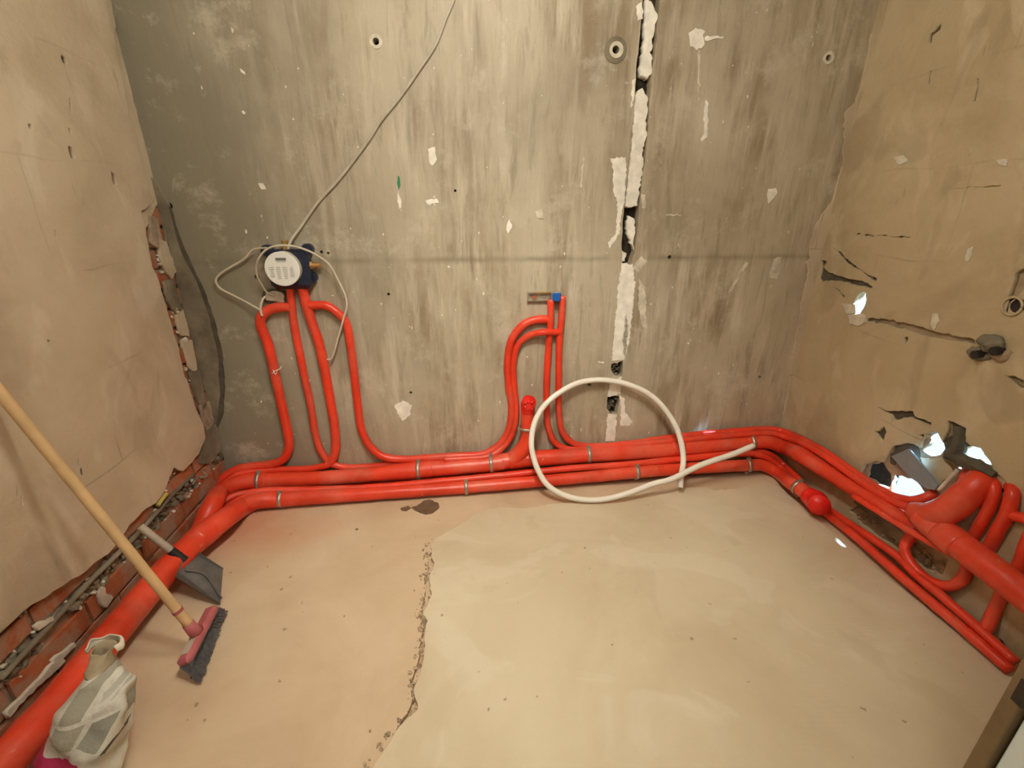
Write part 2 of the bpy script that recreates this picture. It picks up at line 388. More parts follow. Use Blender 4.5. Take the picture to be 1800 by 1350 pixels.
def circ(c, r, n=14): return [(c[0] + r*math.cos(2*math.pi*k/n), c[1] + r*math.sin(2*math.pi*k/n)) for k in range(n)]
ties = [((1082, 88), 0.0125), ((661, 73), 0.011), ((1456, 102), 0.011), ((1177, 452), 0.008), ((298, 362), 0.011), ((683, 517), 0.006),
        ((1036, 676), 0.009), ((1335, 663), 0.008), ((722, 690), 0.006), ((800, 335), 0.005), ((565, 443), 0.006), ((577, 445), 0.005), ((452, 487), 0.010)]
tie_holes = [circ(UV('b', *p), r) for p, r in ties]
LB = (W['b'][0] - W['r'][0]).length
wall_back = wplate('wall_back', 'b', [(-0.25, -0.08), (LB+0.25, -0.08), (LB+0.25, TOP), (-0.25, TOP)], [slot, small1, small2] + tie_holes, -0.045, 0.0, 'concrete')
tag(wall_back, 'bare cast concrete back wall with vertical streaks', kind='structure')
bk = wplate('cavity_back', 'b', [(-0.25, -0.08), (LB+0.25, -0.08), (LB+0.25, TOP), (-0.25, TOP)], [], -0.12, -0.046, 'dark_void', wall_back)
LA = [(378,-60),(380,0),(392,4),(420,60),(410,130),(396,200),(394,260),(398,345),(375,368),(345,352),(352,300),(362,230),(368,130),(366,60)]
LBp = [(318,455),(350,420),(378,470),(368,560),(372,640),(350,700),(352,790),(326,975),(300,982),(272,975),(290,790),(300,700),(312,560)]
LC = [(292,1030),(312,1040),(320,1080),(310,1170),(292,1130),(280,1085)]
LD = [(252,1190),(275,1205),(268,1240),(252,1240)]
for k, (pl, z) in enumerate(((LA, -0.006), (LBp, -0.003), (LC, -0.010), (LD, -0.01))):
    wplate('gypsum_fill', 'b', ragged(UVS('b', Z7(pl)), 0.005, 0.009, 10+k), [], -0.045, z, 'gypsum', wall_back, 0.003)
patches = [
 (Z7([(195,752),(270,745),(265,960),(250,1000),(240,1110),(190,1180),(185,1150),(222,1110),(232,960),(210,910),(207,780)]), 'gypsum'),
 (Z7([(300,380),(315,375),(303,500),(293,515)]), 'gypsum'),
 (Z7([(318,30),(345,10),(350,90),(325,100)]), 'gypsum'),
 (Z7([(345,920),(362,925),(365,985),(345,990)]), 'gypsum_t'),
 ([(1093,462),(1112,464),(1116,500),(1110,560),(1106,600),(1098,632),(1075,634),(1078,600),(1082,560),(1087,500)], 'gypsum'),
 ([(1073,668),(1093,662),(1090,693),(1068,697)], 'gypsum'),
 ([(1068,728),(1084,728),(1081,775),(1064,776)], 'gypsum'),
 ([(1123,488),(1134,505),(1136,585),(1128,570),(1122,540)], 'gypsum_t'),
 ([(1112,470),(1128,450),(1138,460),(1122,478)], 'gypsum_t'),
 ([(1089,694),(1098,700),(1098,722),(1112,742),(1106,748),(1090,748),(1091,720)], 'gypsum'),
 ([(1100,545),(1104,575),(1098,640),(1094,600)], 'gypsum_t'),
 ([(1210,58),(1222,49),(1239,56),(1235,62),(1238,78),(1228,88),(1213,82)], 'gypsum'),
 ([(1238,66),(1270,64),(1272,67),(1239,72)], 'gypsum'),
 ([(1226,85),(1230,85),(1229,160),(1229,178),(1227,178),(1226,140)], 'gypsum_t'),
 ([(1239,176),(1243,178),(1244,215),(1242,242),(1233,250),(1231,244),(1237,236),(1237,205)], 'gypsum'),
 ([(1350,332),(1363,330),(1366,340),(1356,352),(1350,358),(1348,345)], 'gypsum'),
 ([(1024,275),(1027,276),(1022,330),(1019,330)], 'gypsum_t'),
 ([(700,335),(705,350),(703,368),(699,350)], 'gypsum'),
 ([(752,262),(764,258),(768,280),(760,292),(754,280)], 'gypsum'),
 ([(895,385),(900,395),(893,410),(890,400)], 'gypsum'),
 ([(940,372),(952,366),(955,385),(944,384)], 'gypsum_t'),
 ([(748,352),(768,349),(772,356),(752,360)], 'gypsum'),
 ([(1310,460),(1315,462),(1288,508),(1280,514)], 'gypsum_t'),
 ([(1360,455),(1374,450),(1366,490),(1352,488)], 'gypsum_t'),
 ([(694,712),(708,704),(724,712),(722,728),(708,740),(698,726)], 'gypsum'),
 ([(1170,376),(1197,378),(1197,380),(1170,379)], 'gypsum_t'),
 ([(1052,634),(1062,636),(1060,639),(1051,637)], 'gypsum'),
 ([(422,120),(430,126),(432,132),(424,127)], 'gypsum'),
 ([(454,322),(462,322),(468,333),(460,333)], 'gypsum'),
]
for k, (pl, mt) in enumerate(patches):
    wplate('gypsum_patch', 'b', ragged(UVS('b', pl), 0.0035, 0.009, 40+k), [], 0.0002, 0.0025, mt, wall_back)
# bitumen left in the two gaps of the strip
for k, sm in enumerate((small1, small2)):
    cx = sum(p[0] for p in sm)/len(sm); cz = sum(p[1] for p in sm)/len(sm)
    spots = []
    for j in range(16):
        q = FR['b'] @ Vector((cx + random.uniform(-0.025, 0.025), cz + random.uniform(-0.03, 0.03), 0)) - W['b'][2]*random.uniform(0.006, 0.03)
        spots.append((q, random.uniform(0.012, 0.024)))
    tag(obj('loose_mortar', lumps(spots, k), 'cement_d', wall_back), kind='stuff')
# tie hole rings (shallow cones of mortar around the larger holes)
for (p, r), rr in zip(ties[:3], (0.042, 0.022, 0.022)):
    wplate('tie_hole_rim', 'b', ragged(circ(UV('b', *p), rr, 18), 0.004, 0.01, int(p[0])), [circ(UV('b', *p), r)], 0.0, 0.0025, 'cement' if rr > 0.03 else 'gypsum_t', wall_back)
wplate('tie_hole_rim', 'b', ragged(circ(UV('b', 1083, 88), 0.026, 16), 0.003, 0.008, 77), [circ(UV('b', 1082, 88), 0.0128)], 0.0026, 0.0045, 'gypsum_t', wall_back)
wplate('paint_mark', 'b', ragged(UVS('b', [(699,309),(702,310),(704,326),(701,334),(698,322)]), 0.001, 0.01, 78), [], 0.0, 0.002, 'green', wall_back)
# cement fillet running up the left corner
cv = [(283,330),(300,362),(315,420),(332,462),(356,512),(373,560),(386,620),(390,680),(387,730),(371,770),(366,800)]
ed = UVS('b', cv)
wplate('cement_fillet', 'b', ragged([(0.0, ed[0][1]+0.05)] + ed + [(0.0, ed[-1][1]-0.02)], 0.003, 0.03, 5), [], 0.0, 0.016, 'cement', wall_back, 0.003)
ed2 = UVS('b', [(300,362),(318,420),(336,462),(360,512),(377,560),(391,620),(396,680),(392,730),(376,770),(371,800)])
ed3 = UVS('b', [(366,770),(383,730),(385,680),(380,620),(367,560),(351,512),(328,462),(311,420),(296,380)])
wplate('fillet_shadow', 'b', ragged(ed2 + ed3, 0.0025, 0.02, 6), [], 0.0, 0.010, 'cement_d', wall_back)  # dark strip painting the shadow line beside the fillet
# plaster of the right wall lapping onto the concrete
lap = UVS('b', [(1530,60),(1524,120),(1503,180),(1484,198),(1480,290),(1463,350),(1432,397),(1424,430),(1414,500),(1403,560),(1390,640),(1378,715),(1374,750),(1366,790)])
wplate('plaster_lap', 'b', ragged(lap + [(LB-0.001, lap[-1][1]), (LB-0.001, lap[0][1])], 0.006, 0.014, 8), [], 0.0, 0.006, 'plaster_l', wall_back, 0.001)
# paint splashes: countless specks
bm = bmesh.new(); rnd = random.Random(3)
for k in range(150):
    u = rnd.uniform(0.1, LB-0.15); v = rnd.uniform(0.1, 2.0); s = rnd.uniform(0.0010, 0.0036)*(1.9 if rnd.random() < 0.12 else 1)
    asp = rnd.uniform(0.4, 2.8)
    q = [FR['b'] @ Vector((u + s*math.cos(a)*rnd.uniform(0.3, 1.4), v + s*asp*math.sin(a)*rnd.uniform(0.3, 1.4), 0)) for a in [2*math.pi*j/7 for j in range(7)]]
    top = [bm.verts.new(p + W['b'][2]*0.0015) for p in q]; bot = [bm.verts.new(p) for p in q]
    bm.faces.new(top)
    for i in range(7): bm.faces.new((top[i], bot[i], bot[(i+1) % 7], top[(i+1) % 7]))
bmesh.ops.recalc_face_normals(bm, faces=bm.faces)
tag(obj('paint_speck', bm, 'speck', wall_back), kind='stuff')

# ------------------------------------------------------------------ SETTING : left wall (bricks under plaster)
LL = 2.6
wall_left = wplate('wall_left', 'l', [(-0.12, -0.05), (LL, -0.05), (LL, TOP), (-0.12, TOP)], [], -0.12, -0.012, 'mortar')
tag(wall_left, 'plastered brick left wall, bricks bare along the foot', kind='structure')
pe = [(196,-40),(204,48),(200,56),(203,90),(215,140),(225,190),(240,250),(255,310),(268,345),(262,362),(248,370),(255,400),(262,440),(268,470),
      (280,495),(290,530),(300,565),(312,605),(322,650),(335,690),(345,720),(357,745),(361,770),(350,798),(332,818),(322,828),(306,821),(298,838),(290,862),
      (274,884),(258,893),(236,915),(215,942),(192,972),(165,990),(140,1012),(95,1038),(55,1063),(25,1090),(0,1112),(-60,1160),(-140,1225)]
pu = [(max(0.0, a), b) for a, b in UVS('l', pe, 0.018)]
pu = ragged([(0.0, TOP)] + pu, 0.004, 0.02, 21, False)
dents = [(112,105,8,9),(124,185,4,16),(53,222,6,6),(123,230,4,6),(125,268,8,13),(200,314,7,13),(97,411,3,9),(30,865,3,13),(38,880,3,10),(138,815,3,11),(142,828,3,8),(100,990,3,10),(86,600,5,4)]
dh = []
for k, (x, y, rx, ry) in enumerate(dents):
    dh.append(ragged(UVS('l', [(x-rx*0.7, y-ry), (x+rx*0.4, y-ry*0.7), (x+rx, y+ry*0.8), (x+rx*0.2, y+ry), (x-rx*0.5, y+ry*0.2)], 0.018), 0.002, 0.01, 60+k))
plas = wplate('plaster_coat', 'l', pu + [(LL, pu[-1][1]+0.02), (LL, TOP)], dh, 0.0055, 0.018, 'plaster_l', wall_left, 0.0015)
wplate('plaster_undercoat', 'l', ragged([(0.0, TOP), (0.0, 1.25), (0.02, 1.22), (0.16, 1.1), (0.21, 0.8), (0.20, 0.5), (0.22, 0.32), (0.5, 0.31), (1.3, 0.36), (LL, 0.4), (LL, TOP)], 0.004, 0.03, 22), [], -0.012, 0.0055, 'plaster_l', wall_left)
bm = bmesh.new(); box_bm(bm, (0, 0, 0), 1, 1, 1, bev=0.03)
brick_me = bpy.data.meshes.new('brick'); bm.to_mesh(brick_me); bm.free(); brick_me.materials.append(M['brick'])
def brick(u, z, L, h, out, parent, wl='l'):
    A, d, n = W[wl]
    o = bpy.data.objects.new('brick', brick_me); COL.objects.link(o)
    c = A + d*(u + L/2) + Vector((0, 0, z + h/2)) + n*(out - 0.03)
    rot = Matrix((d, n, Vector((0, 0, 1)))).transposed().to_4x4()
    mm = Matrix.Translation(c) @ rot @ Matrix.Rotation(random.uniform(-0.012, 0.012), 4, 'X') @ Matrix.Rotation(random.uniform(-0.012, 0.012), 4, 'Y') @ Matrix.Diagonal((L, 0.06, h, 1))
    o.parent = parent; o.matrix_basis = parent.matrix_world.inverted() @ mm; return o
for row, (z, h) in enumerate(((0.004, 0.062), (0.078, 0.068), (0.205, 0.055), (0.272, 0.06))):
    u = -0.02 if row % 2 == 0 else 0.09
    if row % 2: brick(0.002, z, 0.078, h, random.uniform(-0.002, 0.003), wall_left)
    while u < 1.5:
        a = max(u, 0.002)
        if not (row == 3 and a < 0.7 and a > 0.22): brick(a, z, u + 0.232 - a, h, random.uniform(-0.004, 0.004), wall_left)
        u += 0.244
for row in range(12):     # strip of brick showing beside the corner higher up
    z = 0.345 + row*0.073
    if row % 2: brick(0.002, z, 0.075, 0.062, random.uniform(-0.003, 0.003), wall_left); brick(0.088, z, 0.12, 0.062, -0.003, wall_left)
    else: brick(0.002, z, 0.20, 0.062, random.uniform(-0.003, 0.003), wall_left)
brick(0.09, 0.145, 0.12, 0.05, 0.0, wall_left)
# mortar smears and rubble in the chase above the second course
A, d, n = W['l']; spots = []
rnd = random.Random(11)
for k in range(280):
    u = rnd.uniform(0.03, 1.5); z = 0.176 + rnd.gauss(0, 0.011); spots.append((A + d*u + Vector((0, 0, z)) + n*rnd.uniform(-0.014, 0.0), rnd.uniform(0.010, 0.032)))
tag(obj('chase_rubble', lumps(spots, 4), 'cement', wall_left), kind='stuff')
spots = []
for k in range(90):
    u = rnd.uniform(0.03, 1.5); z = rnd.choice((0.15, 0.20, 0.268)) + rnd.gauss(0, 0.006); spots.append((A + d*u + Vector((0, 0, z)) + n*rnd.uniform(-0.008, 0.002), rnd.uniform(0.008, 0.02)))
for p, s in (((322,600), .035), ((330,640), .03), ((305,548), .03), ((283,455), .035), ((288,470), .03), ((281,440), .025), ((316,575), .03), ((337,660), .02), ((296,510), .02)):
    spots += [(P('l', *p, 0.0), s), (P('l', p[0]-4, p[1]+9, 0.0), s*0.7)]
for p in ((290,850),(293,842),(290,862),(286,870),(297,835)): spots.append((P('l', *p, 0.01), 0.016))
tag(obj('mortar_crumbs', lumps(spots, 5), 'gypsum_t', wall_left), kind='stuff')
for k, (pl, mt) in enumerate((([(276,420),(290,425),(303,460),(308,478),(300,490),(288,470),(280,450)], 'plaster_l'), ([(306,540),(320,545),(328,575),(331,592),(318,590),(310,565)], 'plaster_l'),
    ([(262,380),(276,385),(284,430),(276,436),(262,425)], 'mortar'), ([(286,495),(304,492),(318,545),(308,552),(292,528)], 'cement'), ([(318,600),(336,598),(345,650),(337,652),(330,640)], 'plaster_l'), ([(332,655),(348,650),(362,712),(356,720),(341,690)], 'cement'), ([(350,712),(366,705),(374,740),(364,760),(357,745)], 'mortar'), ([(356,760),(380,745),(388,790),(372,812),(350,815)], 'cement'), ([(286,372),(278,345),(284,348),(292,385),(300,430),(292,430)], 'cement'),
    ([(172,1040),(178,1032),(196,1050),(186,1068),(176,1060)], 'gypsum_t'), ([(60,1100),(90,1085),(92,1090),(65,1108)], 'gypsum_t'), ([(90,1160),(128,1130),(131,1136),(96,1168)], 'gypsum_t'),
    ([(8,1252),(60,1200),(100,1156),(112,1162),(100,1175),(30,1240),(14,1262)], 'gypsum_t'))):
    wplate('mortar_smear', 'l', ragged(UVS('l', pl, 0.006), 0.004, 0.012, 80+k), [], 0.0, 0.011, mt, wall_left, 0.001)

# ------------------------------------------------------------------ SETTING : right wall with broken openings
def Z4(pts): return [(1500 + u/4.5, 700 + v/4.5) for u, v in pts]
def Z2(pts): return [(1400 + u/4.5, 400 + v/4.5) for u, v in pts]
def grow(pl, s):
    cx = sum(p[0] for p in pl)/len(pl); cy = sum(p[1] for p in pl)/len(pl)
    return [(cx + (x-cx)*s, cy + (y-cy)*s) for x, y in pl]
through = [Z4([(600,290),(650,270),(690,270),(712,340),(728,400),(690,448),(620,458),(560,422),(545,405),(590,370),(620,330)]),
 Z4([(865,430),(900,385),(940,378),(1030,400),(1034,440),(1060,470),(1104,500),(1098,535),(1040,515),(1000,480),(940,480)]),
 Z4([(815,550),(835,525),(885,550),(940,575),(1050,625),(1040,665),(960,690),(900,690),(860,600)]),
 Z4([(300,610),(390,615),(470,635),(530,690),(575,760),(640,800),(610,870),(480,875),(380,800),(305,745)]),
 Z2([(545,505),(577,512),(580,570),(552,645),(525,683),(488,678),(466,650),(488,570),(515,525)])]
dark = [Z4([(95,625),(125,520),(200,503),(240,512),(290,590),(322,640),(282,722),(180,672)]),
 Z4([(780,175),(915,240),(912,330),(880,400),(845,430),(850,470),(790,505),(722,472),(735,330),(795,290)]),
 Z4([(300,440),(340,380),(430,362),(505,375),(530,430),(540,500),(480,470),(430,410),(360,450),(330,530),(300,520)])]
shallow = [Z4([(180,70),(300,100),(470,100),(485,140),(620,190),(612,222),(560,200),(450,150),(330,178),(290,130)]),
 Z4([(150,250),(200,260),(240,220),(262,270),(232,345),(200,310)]),
 Z4([(510,290),(560,280),(585,300),(550,325)]),
 Z2([(285,155),(350,190),(385,240),(450,290),(560,370),(635,400),(632,432),(560,392),(480,330),(400,292),(350,230)]),
 Z2([(187,250),(243,270),(215,312),(252,352),(400,400),(520,418),(603,465),(592,487),(440,450),(380,432),(235,420),(200,436),(172,400),(190,340)]),
 Z2([(290,470),(310,475),(385,545),(375,555)]),
 [(1522,558),(1560,561),(1610,572),(1640,581),(1712,596),(1716,605),(1640,594),(1605,585),(1560,571),(1524,566)],
 [(1784,480),(1800,470),(1806,500),(1790,520),(1774,535),(1770,560),(1766,545),(1774,515)],
 [(1765,658),(1800,668),(1803,684),(1790,682)],
 Z2([(848,865),(880,862),(885,880),(865,915),(850,915)]),
 [(1492,898),(1512,884),(1552,905),(1592,948),(1584,968),(1546,945),(1520,925)],
 [(1600,950),(1650,965),(1668,985),(1657,1012),(1625,1000),(1598,977)],
 [(1752,1130),(1756,1120),(1790,1160),(1786,1166)],
 [(1630,66),(1655,40),(1653,52),(1640,62),(1636,80)], [(1634,123),(1638,124),(1634,148),(1629,146)], [(1717,137),(1721,138),(1715,178),(1710,178)], [(1731,78),(1734,80),(1729,98),(1726,97)],
 [(1662,330),(1760,325),(1760,327),(1700,331)], [(1500,411),(1530,412),(1600,416),(1600,418),(1530,415)],
]
for p in through + dark: pass
tu = [ragged(UVS('r', p), 0.004, 0.014, 100+k) for k, p in enumerate(through)]
du = [ragged(UVS('r', p), 0.005, 0.014, 120+k) for k, p in enumerate(dark)]
su = [ragged(UVS('r', p, 0.014), 0.0035, 0.012, 140+k) for k, p in enumerate(shallow)]
tp = [ragged(grow(UVS('r', p), 1.12 if k < 4 else 1.02), 0.004, 0.014, 160+k) for k, p in enumerate(through)]
RL = 1.60
# merge overlapping outer breaks of the plaster coat into single outlines
big = ragged(grow(UVS('r', Z4([(60,640),(110,520),(200,490),(250,500),(300,420),(340,370),(430,350),(505,360),(550,385),(600,280),(690,255),(735,340),(770,250),(775,170),(925,235),(920,340),
   (960,370),(1040,390),(1080,450),(1120,500),(1150,580),(1240,650),(1290,720),(1200,760),(1000,720),(900,720),(700,830),(640,890),(480,890),(300,760),(180,690)])), 1.0), 0.004, 0.016, 190)
wall_right = wplate('wall_right', 'r', [(-0.12, -0.05), (RL, -0.05), (RL, TOP), (-0.12, TOP)], tu + [ragged(UVS('r', dark[0]), 0.004, 0.014, 200)], -0.016, 0.0, 'block')
tag(wall_right, 'plastered right wall broken through to daylight beside the red pipes', kind='structure')
# dark recesses: sunk boxes behind the darkest break
hole_r = [circ(UV('r', 1788, 538, 0.014), 0.021, 16)]
coat = wplate('plaster_coat', 'r', [(0.0, -0.03), (RL, -0.03), (RL, TOP), (0.0, TOP)], [big, tp[4]] + su + hole_r, 0.0, 0.014, 'plaster_r', wall_right, 0.0015)
# blocks exposed inside the big break, each proud or sunk by a little
blocks = [Z4([(330,180),(560,230),(600,280),(555,360),(500,350),(430,340),(345,360),(255,480),(210,480),(190,380),(260,280)]),
          Z4([(545,470),(620,480),(700,470),(780,540),(800,580),(690,690),(650,660),(590,560),(560,500)]),
          Z4([(1120,560),(1200,620),(1280,700),(1260,740),(1160,690),(1110,630)])]
for k, p in enumerate(blocks):
    if k: wplate('block', 'r', ragged(UVS('r', p), 0.004, 0.014, 210+k), [], 0.0005, 0.008, 'plaster_r', wall_right, 0.002)
for k, p in enumerate(dark[1:]):
    wplate('broken_edge', 'r', ragged(UVS('r', p), 0.004, 0.012, 220+k), [], 0.0002, 0.0025, 'cement_d', wall_right)
for k, p in enumerate(shallow):
    if k in (0, 1, 3, 4, 5): wplate('broken_edge', 'r', ragged(grow(UVS('r', p, 0.0), 1.05), 0.003, 0.012, 230+k), [], 0.0002, 0.0022, 'cement_d', wall_right)
A, d, n = W['r']
q = P('r', *Z4([(210, 610)])[0])
bm = bmesh.new(); rot = Matrix((d, n, Vector((0, 0, 1)))).transposed()
box_bm(bm, q - d*0.045 + n*-0.046, 0.15, 0.004, 0.17, rot)
for zz in (-0.085, 0.085): box_bm(bm, q - d*0.045 + n*-0.031 + Vector((0, 0, zz)), 0.15, 0.030, 0.004, rot)
obj('cavity', bm, 'dark_void', wall_right)
q = P('r', 1788, 538, 0.0)
bm = bmesh.new(); cyl_bm(bm, q + n*0.0005, q + n*0.011, 0.0215); obj('outlet_hole_dark', bm, 'black', wall_right)  # black disc, its colour painting the dark inside the hole
bm = bmesh.new()
ring = [q + n*0.016 + (d*math.cos(a) + Vector((0, 0, 1))*math.sin(a))*0.025 for a in [2*math.pi*k/20 for k in range(21)]]
sweep(bm, ring, 0.004, 6, 0.4); obj('outlet_rim', bm, 'plaster_r', wall_right, True)
# cement dab at the near end of the chase with two conduit mouths
def blob(name, c, sx, sy, sz, rot, mat, parent, amp=0.15, seed=0, sub=3):
    bm = bmesh.new(); bmesh.ops.create_icosphere(bm, subdivisions=sub, radius=1)
    for v in bm.verts:
        k = 1 + amp*noise.noise(v.co*1.7 + Vector((seed, 3, 1))) + amp*0.5*noise.noise(v.co*4 + Vector((seed, 0, 0)))
        v.co = v.co*k
    bm.transform(Matrix.Translation(c) @ rot.to_4x4() @ Matrix.Diagonal((sx, sy, sz, 1)))
    return obj(name, bm, mat, parent, True)
blob('cement_dab', P('r', 1745, 604, 0.02), 0.036, 0.022, 0.026, rot, 'cement', wall_right, 0.4, 3)
blob('cement_dab', P('r', 1722, 622, 0.014), 0.034, 0.014, 0.020, rot, 'cement', wall_right, 0.3, 5)
blob('cement_dab', P('r', 1760, 622, 0.014), 0.026, 0.014, 0.022, rot, 'block', wall_right, 0.3, 8)
for x, y, r in ((1726, 622, 0.012), (1760, 616, 0.013)):
    q = P('r', x, y, 0.02); bm = bmesh.new()
    cyl_bm(bm, q + n*0.0, q + n*0.0245 + Vector((0, 0, -0.002)), r); obj('conduit_mouth', bm, 'black', wall_right)
wplate('plaster_patch', 'r', ragged(UVS('r', Z2([(410,690),(540,680),(560,750),(500,775),(430,765)]), 0.014), 0.003, 0.01, 251), [], 0.014, 0.018, 'gypsum_t', wall_right, 0.001)
wplate('plaster_patch', 'r', ragged(UVS('r', Z2([(360,600),(470,610),(470,680),(400,680)]), 0.014), 0.003, 0.01, 252), [], 0.014, 0.017, 'gypsum_t', wall_right, 0.001)
for k, pl in enumerate((Z2([(1360,170),(1400,150),(1390,220),(1365,268),(1335,262)]), Z2([(1080,680),(1120,680),(1135,740),(1090,810),(1065,760)]), [(1572,276),(1590,272),(1598,284),(1580,290)], [(1752,282),(1772,280),(1770,292),(1758,290)])):
    wplate('plaster_patch', 'r', ragged(UVS('r', pl, 0.014), 0.003, 0.01, 260+k), [], 0.014, 0.0165, 'gypsum_t', wall_right, 0.0005)
# grey slab bits exposed low on the wall
spots = []; rnd = random.Random(5)
for pl in (shallow[10], shallow[11]):
    xs = [p[0] for p in pl]; ys = [p[1] for p in pl]
    for k in range(26): 
        f = rnd.random(); x = min(xs) + f*(max(xs)-min(xs)); y = min(ys) + f*(max(ys)-min(ys)) + rnd.uniform(-14, 14)*(1-abs(f-.5))
        spots.append((P('r', x, y, 0.002), rnd.uniform(0.012, 0.035)))
tag(obj('chase_rubble', lumps(spots, 6), 'block', wall_right), kind='stuff')
prism('brick_edge', [P('r', *p, 0.026) for p in ((1500, 882), (1512, 872), (1590, 942), (1580, 955))], 0.024, n, 'cement', wall_right)

# ------------------------------------------------------------------ SETTING : floor, ceiling, front wall, corridor
I4 = Matrix.Identity(4)
def xy(v): return (v.x, v.y)
c1 = W['b'][0]; c2 = W['r'][0]; le = c1 + W['l'][1]*1.25; re_ = c2 + W['r'][1]*1.50
gouge = [(757,972),(764,998),(755,1016),(760,1044),(746,1080),(752,1092),(748,1110),(746,1145),(742,1168),(728,1210),(735,1245),(711,1268),(700,1285),(696,1283),(716,1254),(722,1240),(720,1205),(735,1160),(740,1120),(742,1104),(738,1078),(748,1040),(745,1016),(752,1002),(752,975)]
g2 = ragged([xy(FZ(x, y, -0.008)) for x, y in gouge], 0.004, 0.012, 300)
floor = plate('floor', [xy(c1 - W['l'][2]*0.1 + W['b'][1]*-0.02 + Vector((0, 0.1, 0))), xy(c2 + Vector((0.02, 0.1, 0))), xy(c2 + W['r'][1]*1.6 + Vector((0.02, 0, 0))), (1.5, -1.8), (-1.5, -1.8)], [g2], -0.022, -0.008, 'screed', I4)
tag(floor, 'dusty screed floor with a raised broken edge across it', kind='structure')
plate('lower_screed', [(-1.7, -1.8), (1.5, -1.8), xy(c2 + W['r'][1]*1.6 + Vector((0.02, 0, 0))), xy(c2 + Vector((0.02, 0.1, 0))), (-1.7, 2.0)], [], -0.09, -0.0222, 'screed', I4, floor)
sedge = [(520,1490),(640,1372),(655,1350),(689,1298),(711,1268),(735,1246),(728,1209),(743,1168),(746,1143),(748,1109),(752,1091),(744,1080),(759,1046),(754,1013),(763,994),(757,961),(770,944),
  (807,924),(837,902),(878,891),(922,894),(969,886),(1044,882),(1100,874),(1117,867),(1150,862),(1192,857),(1242,857),(1256,862),(1294,859),(1345,845),(1375,858),(1420,900),(1545,1003),(1790,1195),(1850,1240)]
su_ = ragged([xy(FZ(x, y, 0)) for x, y in sedge], 0.0035, 0.014, 301, False)
slab = plate('screed_slab', su_ + [(1.45, -1.7), (-0.45, -1.7)], [], -0.0079, 0.0, 'slab', I4, floor, 0.001)
slab['label'] = 'paler raised screed layer with a ragged edge'
dp = [(722,893),(733,889),(745,880),(758,879),(771,885),(772,893),(762,902),(748,905),(738,902),(728,897)]
plate('damp_patch', ragged([xy(FZ(x, y, -0.008)) for x, y in dp], 0.003, 0.01, 302), [], -0.0078, -0.0068, 'damp', I4, floor)
plate('damp_patch', ragged([xy(FZ(x, y, -0.008)) for x, y in ((704,893),(718,889),(722,894),(714,899),(706,898))], 0.002, 0.01, 303), [], -0.0078, -0.0068, 'damp', I4, floor)
rnd = random.Random(9); spots = []
for k in range(150):
    i = rnd.randrange(2, 16); a = Vector(sedge[i]); b = Vector(sedge[i+1]); q = a.lerp(b, rnd.random())
    spots.append((FZ(q.x - rnd.uniform(0, 16), q.y + rnd.uniform(-5, 5), -0.006), rnd.uniform(0.003, 0.014)))
for x, y in ((627,930),(905,1017),(330,1265),(345,887),(978,899),(813,1131),(650,1284),(605,1083),(452,903),(728,1038),(355,903)): spots.append((FZ(x, y, -0.004), rnd.uniform(0.006, 0.011)))
tag(obj('floor_crumbs', lumps(spots, 7), 'rubble', floor), kind='stuff')
ceiling = plate('ceiling', [(-1.7, -1.8), (1.6, -1.8), (1.6, 2.4), (-1.7, 2.4)], [], TOP, TOP+0.1, 'ceil', I4)
tag(ceiling, 'bare ceiling out of view', kind='structure')
# doorway: jamb arris at ray (1800,1150)
JX = 0.90; jr = ray(1800, 1150); JY = jr.y/jr.x*JX
bm = bmesh.new(); box_bm(bm, (JX + 0.45, JY - 0.075, TOP/2), 0.82, 0.12, TOP)
tag(obj('wall_front', bm, 'plaster_r'), 'wall with the doorway the view is taken from', kind='structure')
door = thing('door_1', (JX, JY - 0.02, 0), None, None); tag(door, 'brown door frame post at the right edge', kind='structure')
r2 = ray(1730, 1350); JY2 = r2.y/r2.x*JX
bm = bmesh.new(); box_bm(bm, (JX + 0.025, (JY + JY2)/2, 1.05), 0.05, JY - JY2, 2.1, bev=0.002)
jj = obj('door_jamb', bm, 'jamb', door); jj['label'] = 'brown painted jamb'
bm = bmesh.new(); box_bm(bm, (JX + 0.03, JY2 - 0.21, 1.05), 0.04, 0.41, 2.08, bev=0.003)
dl = obj('door_leaf', bm, 'door_white', door); dl['label'] = 'white door leaf'
rs = ray(1800, 1222); ys = rs.y/rs.x*JX; zs = H + rs.z/rs.x*JX
bm = bmesh.new(); box_bm(bm, (JX - 0.0005, ys + 0.003, zs), 0.004, 0.018, 0.05); st = obj('strike_plate', bm, 'steel', door); st['label'] = 'dark metal strike plate'
bm = bmesh.new(); box_bm(bm, (-1.25, -0.75, TOP/2), 0.1, 2.4, TOP); tag(obj('wall_corridor_left', bm, 'plaster_l'), kind='structure')
bm = bmesh.new(); box_bm(bm, (1.45, -0.7, TOP/2), 0.1, 2.3, TOP); tag(obj('wall_corridor_right', bm, 'plaster_l'), kind='structure')
bm = bmesh.new(); box_bm(bm, (0, -1.75, TOP/2), 3.4, 0.1, TOP); tag(obj('wall_corridor_end', bm, 'plaster_l'), kind='structure')

# ------------------------------------------------------------------ THINGS : red pipes
def pts(*a):
    out = []; wl, off = 'b', 0.02
    for t in a:
        if isinstance(t, str): wl = t; continue
        if len(t) == 3: off = t[2]
        out.append(P(wl, t[0], t[1], off))
    return out
def pipe(name, specs, label, mat='red', wob=0.10, group=None, seg=12, cat='pipe', sub=8):
    o = obj(name, tube_bm(specs, wob, seg, sub), mat, None, True)
    return tag(o, label, cat, group)
R = 0.0150
g = 'red sleeved water pipes'
